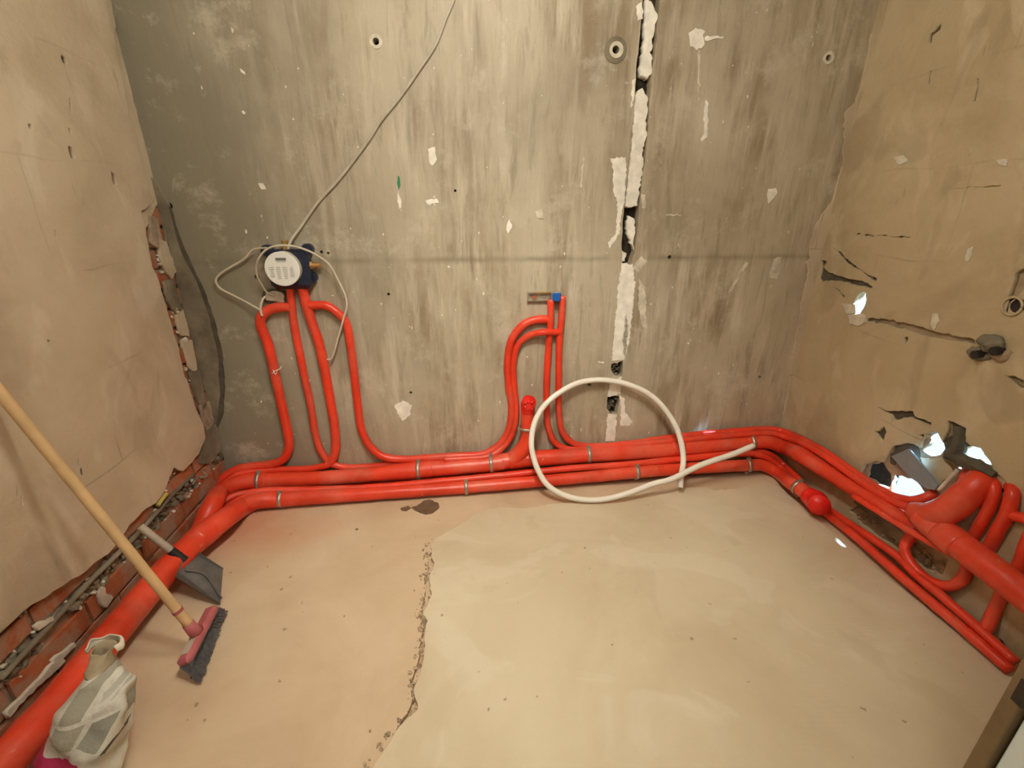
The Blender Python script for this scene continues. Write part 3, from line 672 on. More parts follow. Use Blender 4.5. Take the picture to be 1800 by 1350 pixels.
# mixer loops
pipe('water_pipe', [(pts((511,541,.022),(490,540),(474,544),(462,553),(458,568),(471,604),(487,675),(499,730),(507,768),(507,790),(497,808,.022),(476,816,.025),(440,820,.03),(415,825,.04),(394,838,.06),(378,860,.08),'l',(362,888,.06),(348,920,.04),(334,950,.03)), [.0195]*12+[.016]*5)],
     'outermost left red sleeved pipe, looping down from under the round mixer', group=g)
pipe('water_pipe', [(pts((509,500,.03),(511,520,.02),(516,562),(532,647),(547,717),(555,765),(566,796,.02),(582,814,.02),(606,821,.02),(650,820,.02),(700,815,.018),(745,812,.018)), 0.0155)],
     'thin straight red pipe, second from the left below the mixer', group=g)
c_main = (pts((531,500,.03),(535,522,.022),(544,554),(561,604),(578,689),(589,759),(589,795,.02),(580,813,.022),(556,822,.024),(500,825,.03),(450,828,.04),(418,834,.06),(398,848,.085),(384,868,.11),'l',(372,895,.07),(357,925,.055),(342,950,.045)), [.0195]*7+[.0145]*8)
pipe('water_pipe', [c_main], 'thick red pipe, third from the left below the mixer', group=g)
pipe('water_pipe', [(pts((541,538,.022),(572,537),(594,550),(608,568),(617,613),(628,703),(637,759),(651,785),(675,803,.03),(720,807,.035),(760,804,.04),(810,801,.04),(850,798,.035),(876,783,.025),(891,763,.02),(898,736),(899,707),(895,680),
      (892,645),(896,608),(905,587),(924,568),(948,561),(967,562)), 0.0172)], 'red pipe curving from the mixer down and up to the blue valve', group=g)
pipe('water_pipe', [(pts((987,584,.022),(956,584,.045),(935,588,.03),(919,597,.022),(908,611),(903,635),(903,667),(907,707),(907,736),(900,763),(887,783,.03),(862,801,.05),(820,806,.055),(780,808,.06)), 0.0145)],
     'inner red pipe bending from the lower branch beside the blue valve', group=g)
pipe('water_pipe', [(pts((968,527,.03),(968,560,.028),(964,613,.022),(961,667),(961,720),(964,752),(975,777),(993,788,.03),(1030,790,.045),(1100,783,.05),(1200,773,.055),(1300,764,.055),(1355,762,.06),(1380,768,.09),'r',(1440,795,.075),(1513,846,.06),(1560,876,.05),(1600,893,.05)), 0.0150)],
     'left of the two straight red pipes under the blue valve', group=g)
pipe('water_pipe', [(pts((989,520,.024),(987,560,.022),(984,587),(982,667),(983,730),(988,757),(1003,776),(1025,783,.025),(1060,784,.03),(1110,779,.03),(1200,766,.035),(1300,757,.035),(1352,754,.035),(1376,758,.06),'r',(1440,788,.05),(1513,838,.04),(1560,868,.035),(1600,879,.03),(1630,873,.02),(1650,860,-.02)), 0.0150)],
     'right straight red pipe under the blue valve, running on into the broken wall', group=g)
# main drain D1
drain = thing('drain_pipe', P('b', 900, 809, .06), 'upper thick red drain pipe along the back wall with upright stub', 'pipe', 'thick red drains')
obj('pipe_run', tube_bm([(pts('l',(346,950,.075),(356,925,.085),(372,890,.10),'b',(392,862,.11),(420,849,.08),(452,845,.065),(540,842,.06),(650,834),(735,826),(863,815),(900,809),(1033,800),(1178,790),(1317,778,.062),(1350,777,.075),(1378,786,.10),'r',(1408,800,.10),(1450,826,.075),(1513,866,.06),(1580,908,.06),(1640,945,.05)),
   [.032,.034,.036,.036,.036,.036,.033,.034,.040,.037,.040,.036,.039,.033,.033,.034,.034,.032,.030,.026,.024])], 0.06, 18), 'red_d', drain, True)
for x, y, x2, y2 in ((735,826,760,824),(863,815,885,812),(1180,788,1200,787),(452,845,470,844)):
    obj('socket', tube_bm([([P('b', x, y, .061), P('b', x2, y2, .061)], 0.0395)], 0.02, 18), 'red_d', drain, True)
obj('branch', tube_bm([(pts((893,812,.06),(908,802,.06),(922,785,.06),(927,765,.06),(927,740,.06),(927,718,.06)), [.040,.040,.036,.030,.029,.029])], 0.05, 18), 'red_d', drain, True)
cap = tube_bm([(pts((927,724,.06),(928,712,.064),(930,706,.085)), [.030,.033,.032])], 0.03, 18)
cpo = obj('cap', cap, 'red_cap', drain, True); cpo['label'] = 'bright red bulging end cap'
# crumpled folds of the cap
obj('cap_fold', lumps([(P('b', 930+math.cos(a)*8, 713+math.sin(a)*7, .10), 0.018) for a in [k*0.9 for k in range(7)]], 3), 'red_cap', cpo, True)
# lower drain D2
d2 = thing('drain_pipe', P('b', 819, 857, .16), 'lower thick red drain pipe on the floor along the back and left walls', 'pipe', 'thick red drains')
obj('pipe_run', tube_bm([(pts('l',(-90,1450,.08),(0,1352,.08),(60,1280,.08),(100,1237,.08),(200,1112,.08),(300,995,.10),(345,951,.12),(395,912,.16),'b',(430,890,.20),(452,880,.19),(495,878,.178),(650,868,.165),(819,857,.155),(900,850,.15),(1040,838,.14),(1119,830,.135),(1220,823,.13),(1314,818,.125),(1340,818,.125),(1366,830,.16),'r',(1392,850,.15),(1405,858,.145),(1418,868,.14),(1428,876,.135)),
   [.043,.043,.043,.043,.043,.043,.043,.041,.040,.036,.033,.029,.027,.027,.027,.028,.028,.028,.029,.030,.031,.031,.031,.031])], 0.05, 18), 'red_d', d2, True)
obj('socket', tube_bm([(pts('l',(342,953,.118),(372,928,.136)), .0455)], 0.02, 18), 'red_d', d2, True)
obj('socket', tube_bm([(pts('b',(452,880,.19),(478,879,.182)), .034)], 0.02, 18), 'red_d', d2, True)
obj('end_cap', tube_bm([(pts('r',(1420,870,.14),(1434,880,.135),(1440,888,.16)), [.036,.044,.041])], 0.05, 18), 'red_cap', d2, True)
# thin tubes between the drains
pipe('water_pipe', [(pts('l',(352,930,.10),'b',(371,915,.22),(402,890,.20),(443,870,.165),(458,864,.15),(540,861,.13),(651,857,.12),(776,846,.115),(900,834,.11),(997,824,.11),(1094,817,.11),(1205,806,.105),(1317,797,.10),(1345,803,.11),(1370,820,.13),'r',(1400,850,.09),(1440,893,.09),(1500,940,.10),(1541,976,.10),(1600,1028,.10),(1700,1112,.095),(1775,1178,.09)), 0.0155)],
     'bright orange red thin pipe between the two drains, ending first along the right wall foot', group=g)
pipe('water_pipe', [(pts('b',(382,893,.19),(408,873,.14),(445,865,.11),(527,860,.06),(640,853,.045),(745,843,.04),(860,834,.04),(1000,824,.04),(1100,813,.05),(1205,800,.07),(1317,792,.07),(1350,797,.08),(1376,816,.10),'r',(1400,838,.05),(1442,884,.05),(1470,905,.055),(1530,945,.06),(1580,980,.06),(1612,1012,.065),(1655,1048,.07),(1710,1096,.065),(1785,1164,.065)), 0.0150)],
     'thin red pipe nearest the wall under the upper drain', group=g)
# ------------------------------------------------------------------ right wall pipes
main = thing('drain_pipe', P('r', 1700, 960, .10), 'fat red drain with upturned elbow at the broken right wall', 'pipe', 'thick red drains')
obj('pipe_run', tube_bm([(pts('r',(1618,905,.085),(1640,925,.085),(1700,968,.085),(1760,1014,.085),(1800,1045,.085),(1870,1095,.085)), [.036,.040,.042,.041,.040,.040])], 0.04, 18), 'red_d', main, True)
obj('socket', tube_bm([(pts('r',(1655,935,.085),(1690,962,.085)), .0455)], 0.02, 18), 'red_d', main, True)
obj('elbow', tube_bm([(pts('r',(1605,898,.075),(1640,905,.08),(1672,892,.075),(1700,868,.055),(1722,848,.03),(1735,836,-.02)), [.030,.040,.042,.040,.036,.034])], 0.04, 18), 'red_d', main, True)
pipe('water_pipe', [(pts('r',(1700,826,-.02),(1697,838,.015),(1686,860,.03),(1668,880,.04)), 0.014)], 'short thin red pipe poking through the gap above the fat elbow', group=g)
pipe('water_pipe', [(pts('r',(1738,838,-.02),(1747,853,.02),(1746,872,.03),(1738,895,.03),(1718,932,.025),(1704,958,.022),(1700,990,.022),(1694,1016,.03),(1674,1029,.04),(1645,1026,.045),(1620,1010,.05),(1600,988,.055),(1590,965,.055),(1598,948,.04),(1615,935,.035)), 0.0165)],
     'red pipe looping behind the fat drain in a U beside the rubble recess', group=g)
pipe('water_pipe', [(pts('r',(1776,852,-.02),(1780,866,.02),(1774,895,.03),(1755,932,.028),(1735,970,.022),(1722,1000,.02)), 0.0175)], 'red pipe dropping from the right end of the wall break behind the fat drain', group=g)
pipe('water_pipe', [(pts('r',(1772,904,.028),(1790,909,.028),(1830,917,.028)), 0.0155)], 'short level red branch at the right edge of the photo', group=g)
pipe('water_pipe', [(pts('r',(1812,940,.025),(1798,978,.025),(1782,1014,.025),(1761,1047,.022),(1745,1080,.03),(1732,1105,.05),(1716,1108,.065)), 0.0165)], 'red pipe joining the wall foot pipes below the fat drain', group=g)
pipe('water_pipe', [(pts('r',(1500,872,.10),(1545,900,.10),(1592,929,.10),(1650,962,.09),(1668,972,.05)), 0.0105)], 'slim shiny red pipe in front of the rubble recess catching daylight', group=g)

# ------------------------------------------------------------------ pipe clamps
def clamp(c, axis, r, label, out, group='metal pipe clamps'):
    axis = axis.normalized()
    t = thing('pipe_clamp', c, label, 'clamp', group)
    u = axis.cross(Vector((0, 0, 1))); u = u.normalized() if u.length > 0.1 else Vector((1, 0, 0)); v = axis.cross(u)
    bm = bmesh.new(); n = 28; rings = []
    prof = [(-0.008, r), (-0.008, r+0.0028), (0.008, r+0.0028), (0.008, r)]
    for k in range(n):
        a = 2*math.pi*k/n; dr = u*math.cos(a) + v*math.sin(a)
        rings.append([bm.verts.new(c + axis*x + dr*y) for x, y in prof])
    for k in range(n):
        for j in range(4): bm.faces.new((rings[k][j], rings[k][(j+1) % 4], rings[(k+1) % n][(j+1) % 4], rings[(k+1) % n][j]))
    bmesh.ops.recalc_face_normals(bm, faces=bm.faces); obj('band', bm, 'zinc', t, True)
    for s in (1, -1):
        q = c + Vector((0, 0, 1))*s*(r + 0.006) if abs(axis.z) < 0.7 else c + axis.cross(out).normalized()*s*(r + 0.006)
        dn = (q - c).normalized()
        bm = bmesh.new(); sd = axis.cross(dn).normalized(); rot = Matrix((axis, sd, dn)).transposed()
        for e in (-0.003, 0.003): box_bm(bm, q + sd*e, 0.015, 0.002, 0.013, rot)
        lug = obj('lug', bm, 'zinc', t)
        if s == 1:
            bm = bmesh.new(); cyl_bm(bm, q - sd*0.008, q + sd*0.008, 0.0028, seg=8); cyl_bm(bm, q + sd*0.008, q + sd*0.0115, 0.005, seg=6); obj('bolt', bm, 'zinc', t)
    return t
nb = W['b'][2]
for (wl, x, y, off, x2, y2, r, lab) in (
  ('b', 457, 845, .065, 480, 844, .039, 'zinc clamp on the upper drain, nearest the left corner'),
  ('b', 736, 826, .061, 760, 824, .041, 'zinc clamp on the upper drain below the foot of the right mixer loop'),
  ('b', 863, 815, .061, 885, 813, .041, 'zinc clamp on the upper drain, left of the upright stub'),
  ('b', 1034, 800, .060, 1060, 798, .0375, 'zinc clamp on the upper drain inside the white ring'),
  ('b', 1320, 778, .062, 1335, 777, .0345, 'zinc clamp on the upper drain at the end of the white pipe tail'),
  ('b', 494, 878, .178, 515, 877, .031, 'zinc clamp on the lower drain, nearest the left corner'),
  ('b', 820, 857, .155, 840, 855, .0285, 'zinc clamp on the lower drain, left of the white ring'),
  ('b', 1119, 830, .135, 1140, 828, .0290, 'zinc clamp on the lower drain inside the white ring'),
  ('b', 1314, 818, .125, 1330, 817, .0305, 'zinc clamp on the lower drain near the right corner'),
  ('b', 926, 752, .060, 926, 735, .0305, 'zinc clamp around the upright capped stub'),
  ('r', 1405, 858, .145, 1418, 868, .0325, 'zinc clamp just before the red end cap by the right wall')):
    a = P(wl, x, y, off); b = P(wl, x2, y2, off); clamp(a, b - a, r, lab, W[wl][2])

# ------------------------------------------------------------------ white pipe ring
T = P('b', 1050, 667, .035); B = FZ(1040, 878, 0.0155); dl_ = W['b'][1]; pn = dl_.cross(T - B).normalized()
def RP(x, y):
    r = ray(x, y); return CAM + r*((T - CAM).dot(pn)/r.dot(pn))
rp = [(1196,857),(1197,840),(1201,812),(1200,792),(1192,759),(1178,732),(1160,709),(1140,692),(1111,678),(1078,670),(1050,668),(1017,673),(985,689),(956,714),(940,742),(934,778),(937,800),(943,820),(960,850),(984,867),(1015,877),(1045,879),(1072,876),(1107,866),(1150,850),(1178,843),(1233,817),(1289,798),(1325,783)]
path = []
for k, (x, y) in enumerate(rp):
    q = RP(x, y)
    f = k/(len(rp)-1)
    if f > 0.68:
        r = ray(x, y); q = q - r.normalized()*0.03*min(1, (f-0.68)/0.16)**1.5        # the tail lies over the start of the coil
    path.append(q)
ringo = pipe('plastic_pipe', [(path, 0.0125)], 'white bendable plastic pipe bent into a ring, leaning on the back wall', 'white_pipe', 0.0, seg=12, sub=6)

# ------------------------------------------------------------------ shower mixer
nb = W['b'][2]; db = W['b'][1]; up = Vector((0, 0, 1))
rotb = Matrix((db, -nb, up)).transposed()
mc = P('b', 512, 470, .0)
mix = thing('mixer_box', mc, 'navy concealed shower mixer body with a round white cover', 'mixer')
HC = P('b', 511, 473, .035)
bm = bmesh.new(); box_bm(bm, HC, 0.155, 0.065, 0.150, rotb, 0.018)
obj('housing', bm, 'navy', mix)
for x, y in ((541, 438), (548, 488), (470, 440)):
    q = P('b', x, y, .018); bm = bmesh.new(); cyl_bm(bm, q - nb*0.016, q + nb*0.012, 0.021, seg=20); cyl_bm(bm, q + nb*0.012, q + nb*0.016, 0.009, seg=6)
    obj('fixing_ear', bm, 'navy', mix)
dc = P('b', 496, 473, .095)
bm = bmesh.new(); sweep(bm, [HC + (dc-HC)*0 + (dc - nb*0.055 - HC) + Vector((0,0,0)), dc - nb*0.004], [0.0635, 0.063], 40)
obj('cover_rim', bm, 'disc_side', mix, False)
bm = bmesh.new(); sweep(bm, [dc - nb*0.006, dc - nb*0.001, dc], [0.0632, 0.0632, 0.061], 40)
cov = obj('cover', bm, 'disc', mix); cov['label'] = 'round white cover with grey printing'
def disc_pr(cx, cz, wd, ht, mat):
    bm = bmesh.new(); box_bm(bm, dc + nb*0.0006 + db*cx + up*cz, wd, 0.0008, ht, rotb); return obj('print', bm, mat, cov)
disc_pr(0.001, 0.036, 0.038, 0.010, 'print_d'); disc_pr(0.001, 0.027, 0.032, 0.004, 'print')
rnd = random.Random(2)
bm = bmesh.new()
for col in range(4):
    for row in range(7):
        L = rnd.uniform(0.010, 0.018); z = 0.006 - row*0.0068
        if (-0.040+col*0.027)**2 + z*z < 0.052**2: box_bm(bm, dc + nb*0.0006 + db*(-0.038 + col*0.024) + up*z, L, 0.0008, 0.0034, rotb)
obj('print', bm, 'print', cov)
bm = bmesh.new(); q = P('b', 502, 437, .035); cyl_bm(bm, q - up*0.02, q + up*0.030, 0.011); cyl_bm(bm, q - up*0.012, q + up*0.005, 0.017, seg=6); cyl_bm(bm, q + up*0.024, q + up*0.031, 0.0125)
obj('inlet_fitting', bm, 'brass', mix)
bm = bmesh.new(); q = P('b', 550, 466, .035); cyl_bm(bm, q - db*0.02, q + db*0.022, 0.011); cyl_bm(bm, q - db*0.014, q - db*0.0, 0.016, seg=6); cyl_bm(bm, q + db*0.018, q + db*0.030, 0.009)
obj('side_fitting', bm, 'brass', mix)
# broken grey mortar under the box
wplate('mortar_patch', 'b', ragged(UVS('b', [(464,512),(474,508),(500,511),(506,520),(505,533),(494,535),(470,532),(462,524)]), 0.004, 0.01, 400), [], 0.0, 0.008, 'cement_d', wall_back, 0.001)
wplate('mortar_patch', 'b', ragged(UVS('b', [(470,514),(486,511),(500,516),(502,530),(484,528),(470,526)]), 0.004, 0.01, 401), [], 0.008, 0.013, 'gypsum_t', wall_back, 0.001)
# cable from above
cb = pipe('cable', [(pts('b',(813,-60,.008),(797,0,.008),(783,34,.008),(766,78),(735,125,.01),(702,172),(668,214,.012),(650,243),(618,287,.01),(590,322),(562,352),(545,375),(528,400,.015),(511,424,.03),(506,440,.045)), 0.0052)],
     'grey cable hanging diagonally down the concrete to the mixer', 'cable', 0, cat='cable')
def Z9(*p): return [(340 + u/4.5, 380 + v/4.5) for u, v in p]
def on(pl, offs):
    n_ = len(pl); out = []
    for k, (x, y) in enumerate(pl):
        f = k/(n_-1)*(len(offs)-1); i = min(int(f), len(offs)-2); out.append(P('b', x, y, offs[i] + (offs[i+1]-offs[i])*(f-i)))
    return out
cord = [(on(Z9((580,252),(530,255),(470,268),(400,340),(300,400),(220,450),(183,490),(178,520),(205,565),(300,620),(400,670),(480,715),(525,745),(545,790)), [.05,.03,.02,.02,.02,.03,.045]), 0.0042),
        (on(Z9((545,790),(532,745),(535,700),(550,655),(570,635)), [.045,.04,.03]), 0.0050),
        (on(Z9((640,630),(580,600),(540,540),(508,480),(498,400),(520,330),(570,270),(640,238),(740,232),(860,256),(960,300),(1070,380),(1150,520),(1205,640),(1212,720),(1190,800),(1150,940),(1115,1070),(1090,1128),(1065,1133),(1000,1110)), [.02,.03,.06,.085,.085,.08,.06,.04,.045,.045,.04,.03,.02]), 0.0040)]
pipe('cord', cord, 'pale cord looped around the mixer body', 'cord', 0, cat='cord', seg=8, sub=6)
wt = [(pts('b',(478,657,.045),(484,652,.05),(492,648,.045),(495,643,.03)), 0.0018), (pts('b',(480,650,.045),(484,658,.048),(488,650,.05)), 0.0018)]
pipe('wire_tie', wt, 'bit of twisted wire on the leftmost red pipe', 'gypsum', 0, cat='wire', seg=6)

# ------------------------------------------------------------------ valve block with blue cap
vb = thing('valve_bracket', P('b', 955, 522, 0), 'metal bracket with a blue plug above the two straight red pipes', 'valve')
bm = bmesh.new(); a = P('b', 928, 521, .012); b = P('b', 967, 522, .012); L = (b-a).length; cc = (a+b)/2
for z in (0.016, -0.016): box_bm(bm, cc + up*z, L, 0.014, 0.004, rotb)
box_bm(bm, a, 0.006, 0.016, 0.040, rotb); box_bm(bm, cc - nb*0.008, L, 0.004, 0.034, rotb)
obj('bracket', bm, 'zinc', vb)
bm = bmesh.new(); box_bm(bm, cc + up*0.017 + nb*0.004 + db*0.012, L*0.7, 0.010, 0.007, rotb, 0.002); obj('brass_bar', bm, 'brass', vb)
q = P('b', 939, 523, .014); bm = bmesh.new(); cyl_bm(bm, q - nb*0.004, q + nb*0.002, 0.0095); obj('screw_hole', bm, 'brick', vb)
q = P('b', 977, 521, .022); bm = bmesh.new(); box_bm(bm, q, 0.042, 0.032, 0.042, rotb, 0.004); pl = obj('valve_body', bm, 'zinc', vb)
bm = bmesh.new(); box_bm(bm, q + nb*0.019, 0.037, 0.008, 0.037, rotb, 0.004); cyl_bm(bm, q + nb*0.02, q + nb*0.032, 0.0145, seg=24); pg = obj('plug', bm, 'blue', pl); pg['label'] = 'blue plastic plug'

# ------------------------------------------------------------------ broom
E1 = FZ(374, 1068, .060); E2 = FZ(322, 1168, .055); mid = (E1 + E2)/2
ax = (E1 - E2).normalized()
hb = mid.lerp(E1, 0.28)*1.0 + Vector((-0.004, -0.004, 0.012))
hb = FZ(341, 1109, .085)
top0 = P('l', 0, 690, .055)
hd = (top0 - hb).normalized(); A, d, n = W['l']
toff = (A + n*0.031 - hb).dot(n)/hd.dot(n); topp = hb + hd*toff
broom = thing('broom', FZ(350, 1150, 0), 'broom with a pale wooden handle leaning on the left wall', 'broom')
obj('handle', tube_bm([([hb, hb.lerp(topp, 0.5), topp], 0.0125)], 0, 14), 'wood', broom, True)
p0 = hb.lerp(topp, 0.085); 
bm = bmesh.new(); cyl_bm(bm, hb + hd*0.075, hb + hd*0.084, 0.0138); o = obj('ring', bm, 'pink', broom); o['label'] = 'pink band round the handle'
dn = (Vector((0, 0, -1)) - ax*(-ax.z)).normalized()
hx = ax; hz = hd - ax*hd.dot(ax); hz.normalize(); hy = hz.cross(hx)
rb = Matrix((hx, hy, hz)).transposed()
bm = bmesh.new(); box_bm(bm, mid, (E1-E2).length, 0.040, 0.026, rb, 0.009)
obj('head', bm, 'pink', broom)
bm = bmesh.new(); s0 = mid + hz*0.010; 
sweep(bm, [s0.lerp(hb, 0.0) , hb, hb + hd*0.030], [0.018, 0.0165, 0.0150], 14); obj('socket', bm, 'pink', broom, True)
T1 = FZ(391, 1072, 0.002); T2 = FZ(345, 1196, 0.002)
bm = bmesh.new(); rnd = random.Random(8)
for i in range(46):
    for j in range(7):
        f = (i + rnd.uniform(-0.3, 0.3))/45; f = min(1, max(0, f)); s = (j-3)/3
        a = E2.lerp(E1, 0.03 + f*0.94) - hz*0.008 + hy*s*0.015
        b = T2.lerp(T1, f) + hy.normalized()*0 + Vector((0.018*s, -0.006*s, 0)) + Vector((rnd.uniform(-0.004, 0.004), rnd.uniform(-0.004, 0.004), rnd.uniform(0, 0.006)))
        sweep(bm, [a, b], [0.0042, 0.0030], 4)
o = tag(obj('bristles', bm, 'bristle', broom), kind='stuff'); o['label'] = 'dark grey bristles flared to one side'
lbl = bmesh.new(); q = FZ(336, 1135, .0)
pr = hy if hy.dot(CAM - mid) > 0 else -hy
vtop = hz
box_bm(lbl, mid + hz*0.0133 - ax*0.035, 0.075, 0.022, 0.0012, rb); o = obj('sticker', lbl, 'pale_wood', broom); o['label'] = 'worn pale sticker'

# ------------------------------------------------------------------ dustpan
la = FZ(392, 1000, .004); lb = FZ(387, 1061, .004); ba = FZ(321, 963, .10); bb = FZ(309, 1013, .085)
pan = thing('dustpan', (la + lb)/2, 'dark grey dustpan tipped against the red floor pipe', 'dustpan')
nn = (lb - la).cross(ba - la).normalized(); nn = nn if nn.z > 0 else -nn
prism('tray', [la, lb, bb, ba], 0.004, nn, 'dustpan', pan)
def wallp(a, b, ha, hb_, nm='side'):
    q = [a, b, b + nn*hb_, a + nn*ha]; m = (b-a).cross(nn).normalized(); return prism(nm, q, 0.003, m, 'dustpan', pan)
wallp(la, ba, 0.003, 0.018); wallp(lb, bb, 0.003, 0.018); wallp(ba, bb, 0.018, 0.018, 'back')
m_ = la.lerp(lb, 0.5).lerp(ba.lerp(bb, 0.5), 0.45)
obj('rib', tube_bm([([ba.lerp(bb, .7).lerp(la.lerp(lb, .7), .15) + nn*.004, m_ + nn*0.004 , lb.lerp(la, .12) + nn*0.004], 0.0035)], 0, 6), 'dustpan', pan, True)
ho = (ba + bb)/2 + nn*0.012; ht = P('l', 246, 925, .035); hdv = (ht - ho).normalized()
obj('handle', tube_bm([([ho + hdv*0.03, (ho+ht)/2, ht], 0.0115)], 0, 14), 'pale_wood', pan, True)
bm = bmesh.new(); cyl_bm(bm, ho - hdv*0.012, ho + hdv*0.045, 0.0155, 0.0140, 16); o = obj('socket', bm, 'black', pan); o['label'] = 'black handle socket'

# ------------------------------------------------------------------ cement bag
bc = Vector((-0.915, 0.73, 0)); 
axis = [(FZ(118, 1450, .0), .105, .07), (FZ(124, 1400, .02), .105, .085), (FZ(132, 1345, .06), .100, .085), (FZ(148, 1298, .105), .097, .080), (FZ(168, 1250, .155), .088, .070), (FZ(177, 1218, .188), .074, .056), (FZ(176, 1192, .212), .060, .044), (FZ(171, 1172, .228), .046, .034)]
bag = thing('cement_bag', axis[0][0], 'crumpled white printed bag standing on the floor by the red pipe', 'bag')
def bagm(axis, seg=36, amp=0.011, close=True):
    bm = bmesh.new(); rings = []
    fine = []
    for i in range(len(axis)-1):
        for k in range(6):
            f = k/6; fine.append((axis[i][0].lerp(axis[i+1][0], f), axis[i][1]*(1-f)+axis[i+1][1]*f, axis[i][2]*(1-f)+axis[i+1][2]*f))
    fine.append(axis[-1])
    for c, a, b in fine:
        rg = []
        for k in range(seg):
            t = 2*math.pi*k/seg; ca, sa = math.cos(t), math.sin(t)
            ca = math.copysign(abs(ca)**0.8, ca); sa = math.copysign(abs(sa)**0.8, sa)
            q = c + Vector((a*ca*0.8, 0, 0)) + Vector((0.0, b*sa, 0.0)) + Vector((0, 0, -0.25*a*ca*0))
            dsp = amp*(noise.noise(q*11) + 0.7*noise.noise(q*26 + Vector((5, 1, 2)))) - 0.6*amp*abs(noise.noise(q*16 + Vector((1, 7, 3))))*2
            q += (q - c).normalized()*dsp; q.z = max(q.z, 0.0)
            rg.append(bm.verts.new(q))
        rings.append(rg)
    for i in range(len(rings)-1):
        for k in range(seg): bm.faces.new((rings[i][k], rings[i][(k+1) % seg], rings[i+1][(k+1) % seg], rings[i+1][k]))
    if close: bm.faces.new(rings[0][::-1])
    return bm, rings
t = NT('printed_bag_paper'); oc = t.mapping()
sx = t.n.new('ShaderNodeSeparateXYZ'); t.link(oc, sx.inputs[0])
col = t.ramp(t.noise(oc, 14, 4), [(0.3, (0.50, 0.47, 0.39)), (0.7, (0.66, 0.63, 0.53))])
def bagxz(x, y):
    rr = ray(x, y); q = CAM + rr*((0.56 + 0.6*H)/(rr.y - 0.6*rr.z)); return q.x, q.z
def quad(pl, soft=0.0012):      # flat print on the paper: a polygon in the sack's own x-z coordinates
    pl = [bagxz(60 + u/5.4, 1100 + v/5.4) for u, v in pl]; m = None
    area = sum(pl[k][0]*pl[(k+1) % len(pl)][1] - pl[(k+1) % len(pl)][0]*pl[k][1] for k in range(len(pl)))
    for k in range(len(pl)):
        a, b = pl[k], pl[(k+1) % len(pl)]; nx, nz = -(b[1]-a[1]), (b[0]-a[0])
        if area < 0: nx, nz = -nx, -nz
        L = math.hypot(nx, nz); nx /= L; nz /= L
        e = t.math('SUBTRACT', t.math('ADD', t.math('MULTIPLY', sx.outputs[0], nx), t.math('MULTIPLY', sx.outputs[2], nz)), a[0]*nx + a[1]*nz)
        e = t.math('GREATER_THAN', e, 0.0); m = e if m is None else t.math('MULTIPLY', m, e)
    return m
G1 = (.33, .31, .24); G2 = (.27, .26, .205); G3 = (.40, .385, .32)
for pl, cc_ in (([(400,640),(600,535),(570,680),(510,830),(330,830),(370,700)], G1), ([(290,865),(540,870),(450,1065),(240,1050)], G1), ([(585,885),(760,880),(640,1150),(480,1065)], G2),
    ([(415,370),(440,360),(550,420),(600,480),(570,515),(400,420)], G3), ([(370,590),(430,535),(455,560),(380,600)], G2), ([(730,640),(890,620),(890,740),(680,765)], G3),
    ([(610,690),(690,690),(680,730),(620,750)], G3), ([(655,640),(720,625),(715,650),(665,660)], G3), ([(590,790),(730,790),(725,860),(590,845)], (.50,.46,.38)), ([(640,1200),(690,1150),(705,1160),(660,1225)], (.08,.07,.05))):
    col = t.mix(quad(pl), col, cc_)
txt = t.math('MULTIPLY', t.ramp(t.noise(t.mapping((70, 70, 150)), 1.0, 2), [(0.62, 0.0), (0.66, 0.35)]), quad([(580,540),(880,540),(880,860),(560,860)])); col = t.mix(txt, col, (.33, .31, .27))
pk = quad([(-200,1150),(130,1150),(500,1185),(500,1700),(-200,1700)]); col = t.mix(pk, col, (0.45, 0.03, 0.10))
pk2 = t.math('MULTIPLY', quad([(310,1150),(510,1180),(500,1205),(330,1195)]), t.ramp(t.noise(t.mapping((50, 50, 70), (3, 0, 0)), 1.0, 3), [(0.45, 0.0), (0.5, 0.9)])); col = t.mix(pk2, col, (0.6, 0.52, 0.48))
col = t.mix(quad([(-100,1270),(230,1290),(240,1700),(-100,1700)]), col, (0.16, 0.07, 0.06))
col = t.mix(quad([(250,1300),(420,1300),(420,1700),(250,1700)]), col, (0.55, 0.02, 0.02))
M['bag'] = t.done(col, 0.55, t.bump(t.noise(oc, 30, 5, 0.6), 0.006, 0.7))
M['bag_in'] = mat_simple('bag_lining', (0.40, 0.32, 0.20), 0.8, 0.2, 20, 0.002)
bm, rings = bagm(axis, 60, 0.019)
bo = obj('sack', bm, 'bag', bag, True)
mouth = [(axis[-1][0] - Vector((0, 0, .004)), .044, .033), (axis[-1][0] + Vector((.001, .012, .012)), .036, .026), (axis[-1][0] + Vector((.003, .026, .024)), .034, .021)]
bm, rings = bagm(mouth, 30, 0.012)
mo = obj('folded_mouth', bm, 'bag_in', bag, True); mo['label'] = 'beige inside of the opened mouth'
smd = mo.modifiers.new('solid', 'SOLIDIFY'); smd.thickness = 0.002
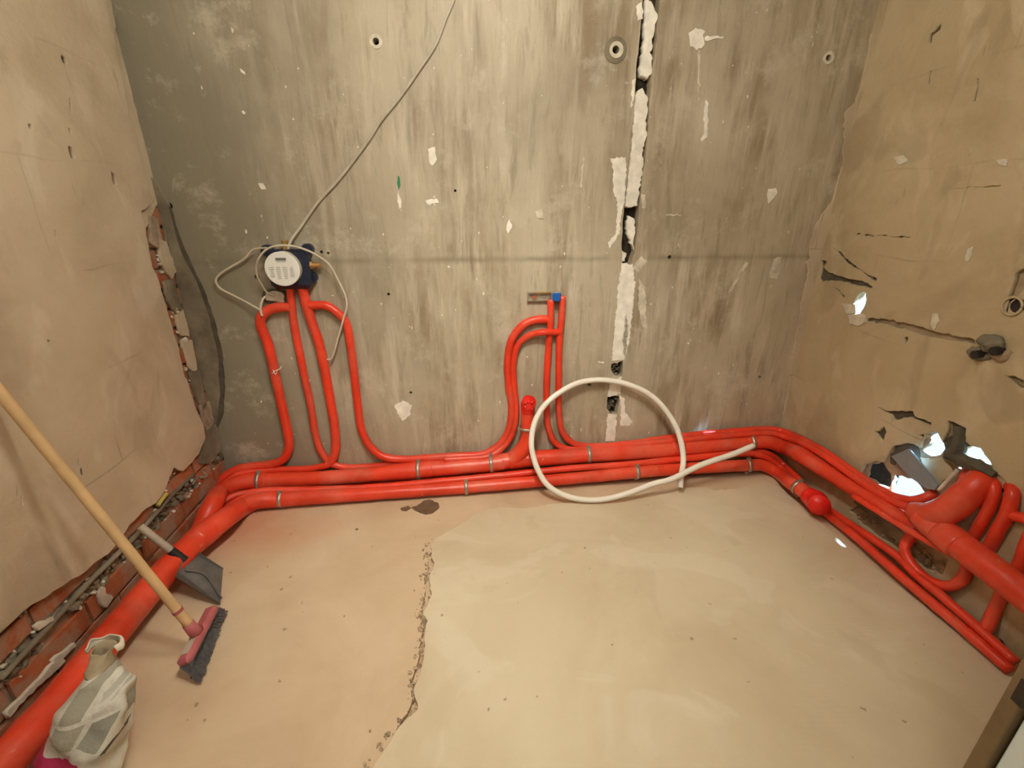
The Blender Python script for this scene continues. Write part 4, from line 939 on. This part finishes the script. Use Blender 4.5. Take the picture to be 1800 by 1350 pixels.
# the torn white paper lip folded over the back of the mouth
def lip(a0, a1, h, name):
    bm = bmesh.new(); c_ = axis[-1][0] + Vector((.002, .028, .018)); rows = []
    for j in range(5):
        row = []
        for k in range(19):
            a = a0 + (a1-a0)*k/18; f = j/4
            rad = 1 + 0.10*math.sin(f*math.pi) + 0.10*noise.noise(Vector((math.cos(a)*2, math.sin(a)*2, f*1.5)))
            row.append(bm.verts.new(c_ + Vector((.036*math.cos(a)*rad, .025*math.sin(a)*rad, (h*f + .008*noise.noise(Vector((a*1.6, f, 2))))))))
        rows.append(row)
    for j in range(4):
        for k in range(18): bm.faces.new((rows[j][k], rows[j][k+1], rows[j+1][k+1], rows[j+1][k]))
    o = obj(name, bm, 'gypsum_t', bag, True); sm_ = o.modifiers.new('solid', 'SOLIDIFY'); sm_.thickness = 0.003; return o
lip(-0.35, math.pi + 0.5, 0.020, 'paper_lip')
# ------------------------------------------------------------------ loose items in the wall openings
A, d, n = W['r']
bd = tag(prism('board_offcut', [P('r', x, y, o_) for (x, y), o_ in zip(Z4([(300,460),(430,402),(560,560),(668,690),(642,727),(575,712),(440,620)]), (.03, .05, .04, .03, .03, .03, .03))], 0.010, n, 'panel'),
   'blue-grey board offcut wedged in the broken right wall', 'board')
bar = thing('mortar_chunk', P('r', 1710, 825, 0.01), 'dark grey bar of mortar lying across the bright gaps', 'rubble')
obj('chunk', tube_bm([([P('r', *Z4([(745, 455)])[0], .02), P('r', *Z4([(860, 490)])[0], .025), P('r', *Z4([(1000, 545)])[0], .025), P('r', *Z4([(1120, 610)])[0], .02)], [0.014, 0.019, 0.019, 0.013])], 0.5, 7), 'cement_d', bar)
up_ch = thing('mortar_chunk', P('r', 1690, 780, 0.01), 'dark upright lump of mortar above the bar in the wall break', 'rubble')
obj('chunk', tube_bm([([P('r', *Z4([(850, 225)])[0], .008), P('r', *Z4([(845, 330)])[0], .012), P('r', *Z4([(800, 420)])[0], .015), P('r', *Z4([(775, 470)])[0], .018)], [0.016, 0.018, 0.022, 0.018])], 0.5, 7), 'cement_d', up_ch)
pipe('conduit', [(pts('r', (1684,826,.03),(1668,843,.03),(1650,862,.035)), 0.006)], 'thin beige conduit beside the board offcut', 'gypsum_t', 0, cat='conduit')
pipe('conduit', [(pts('l', (292,868,.012),(283,880,.016),(277,889,.016)), 0.0075)], 'yellow conduit stub in the chase of the left wall', 'yellow', 0, cat='conduit')
pipe('conduit', [(pts('l', (338,835,.0),(300,872,.004),(272,905,.008),(240,940,.006),(200,980,.008),(150,1030,.006),(100,1085,.004),(50,1140,.006),(0,1195,.004)), 0.0075)], 'long dusty grey conduit lying in the chase along the left wall', 'cement', 0.2, cat='conduit')
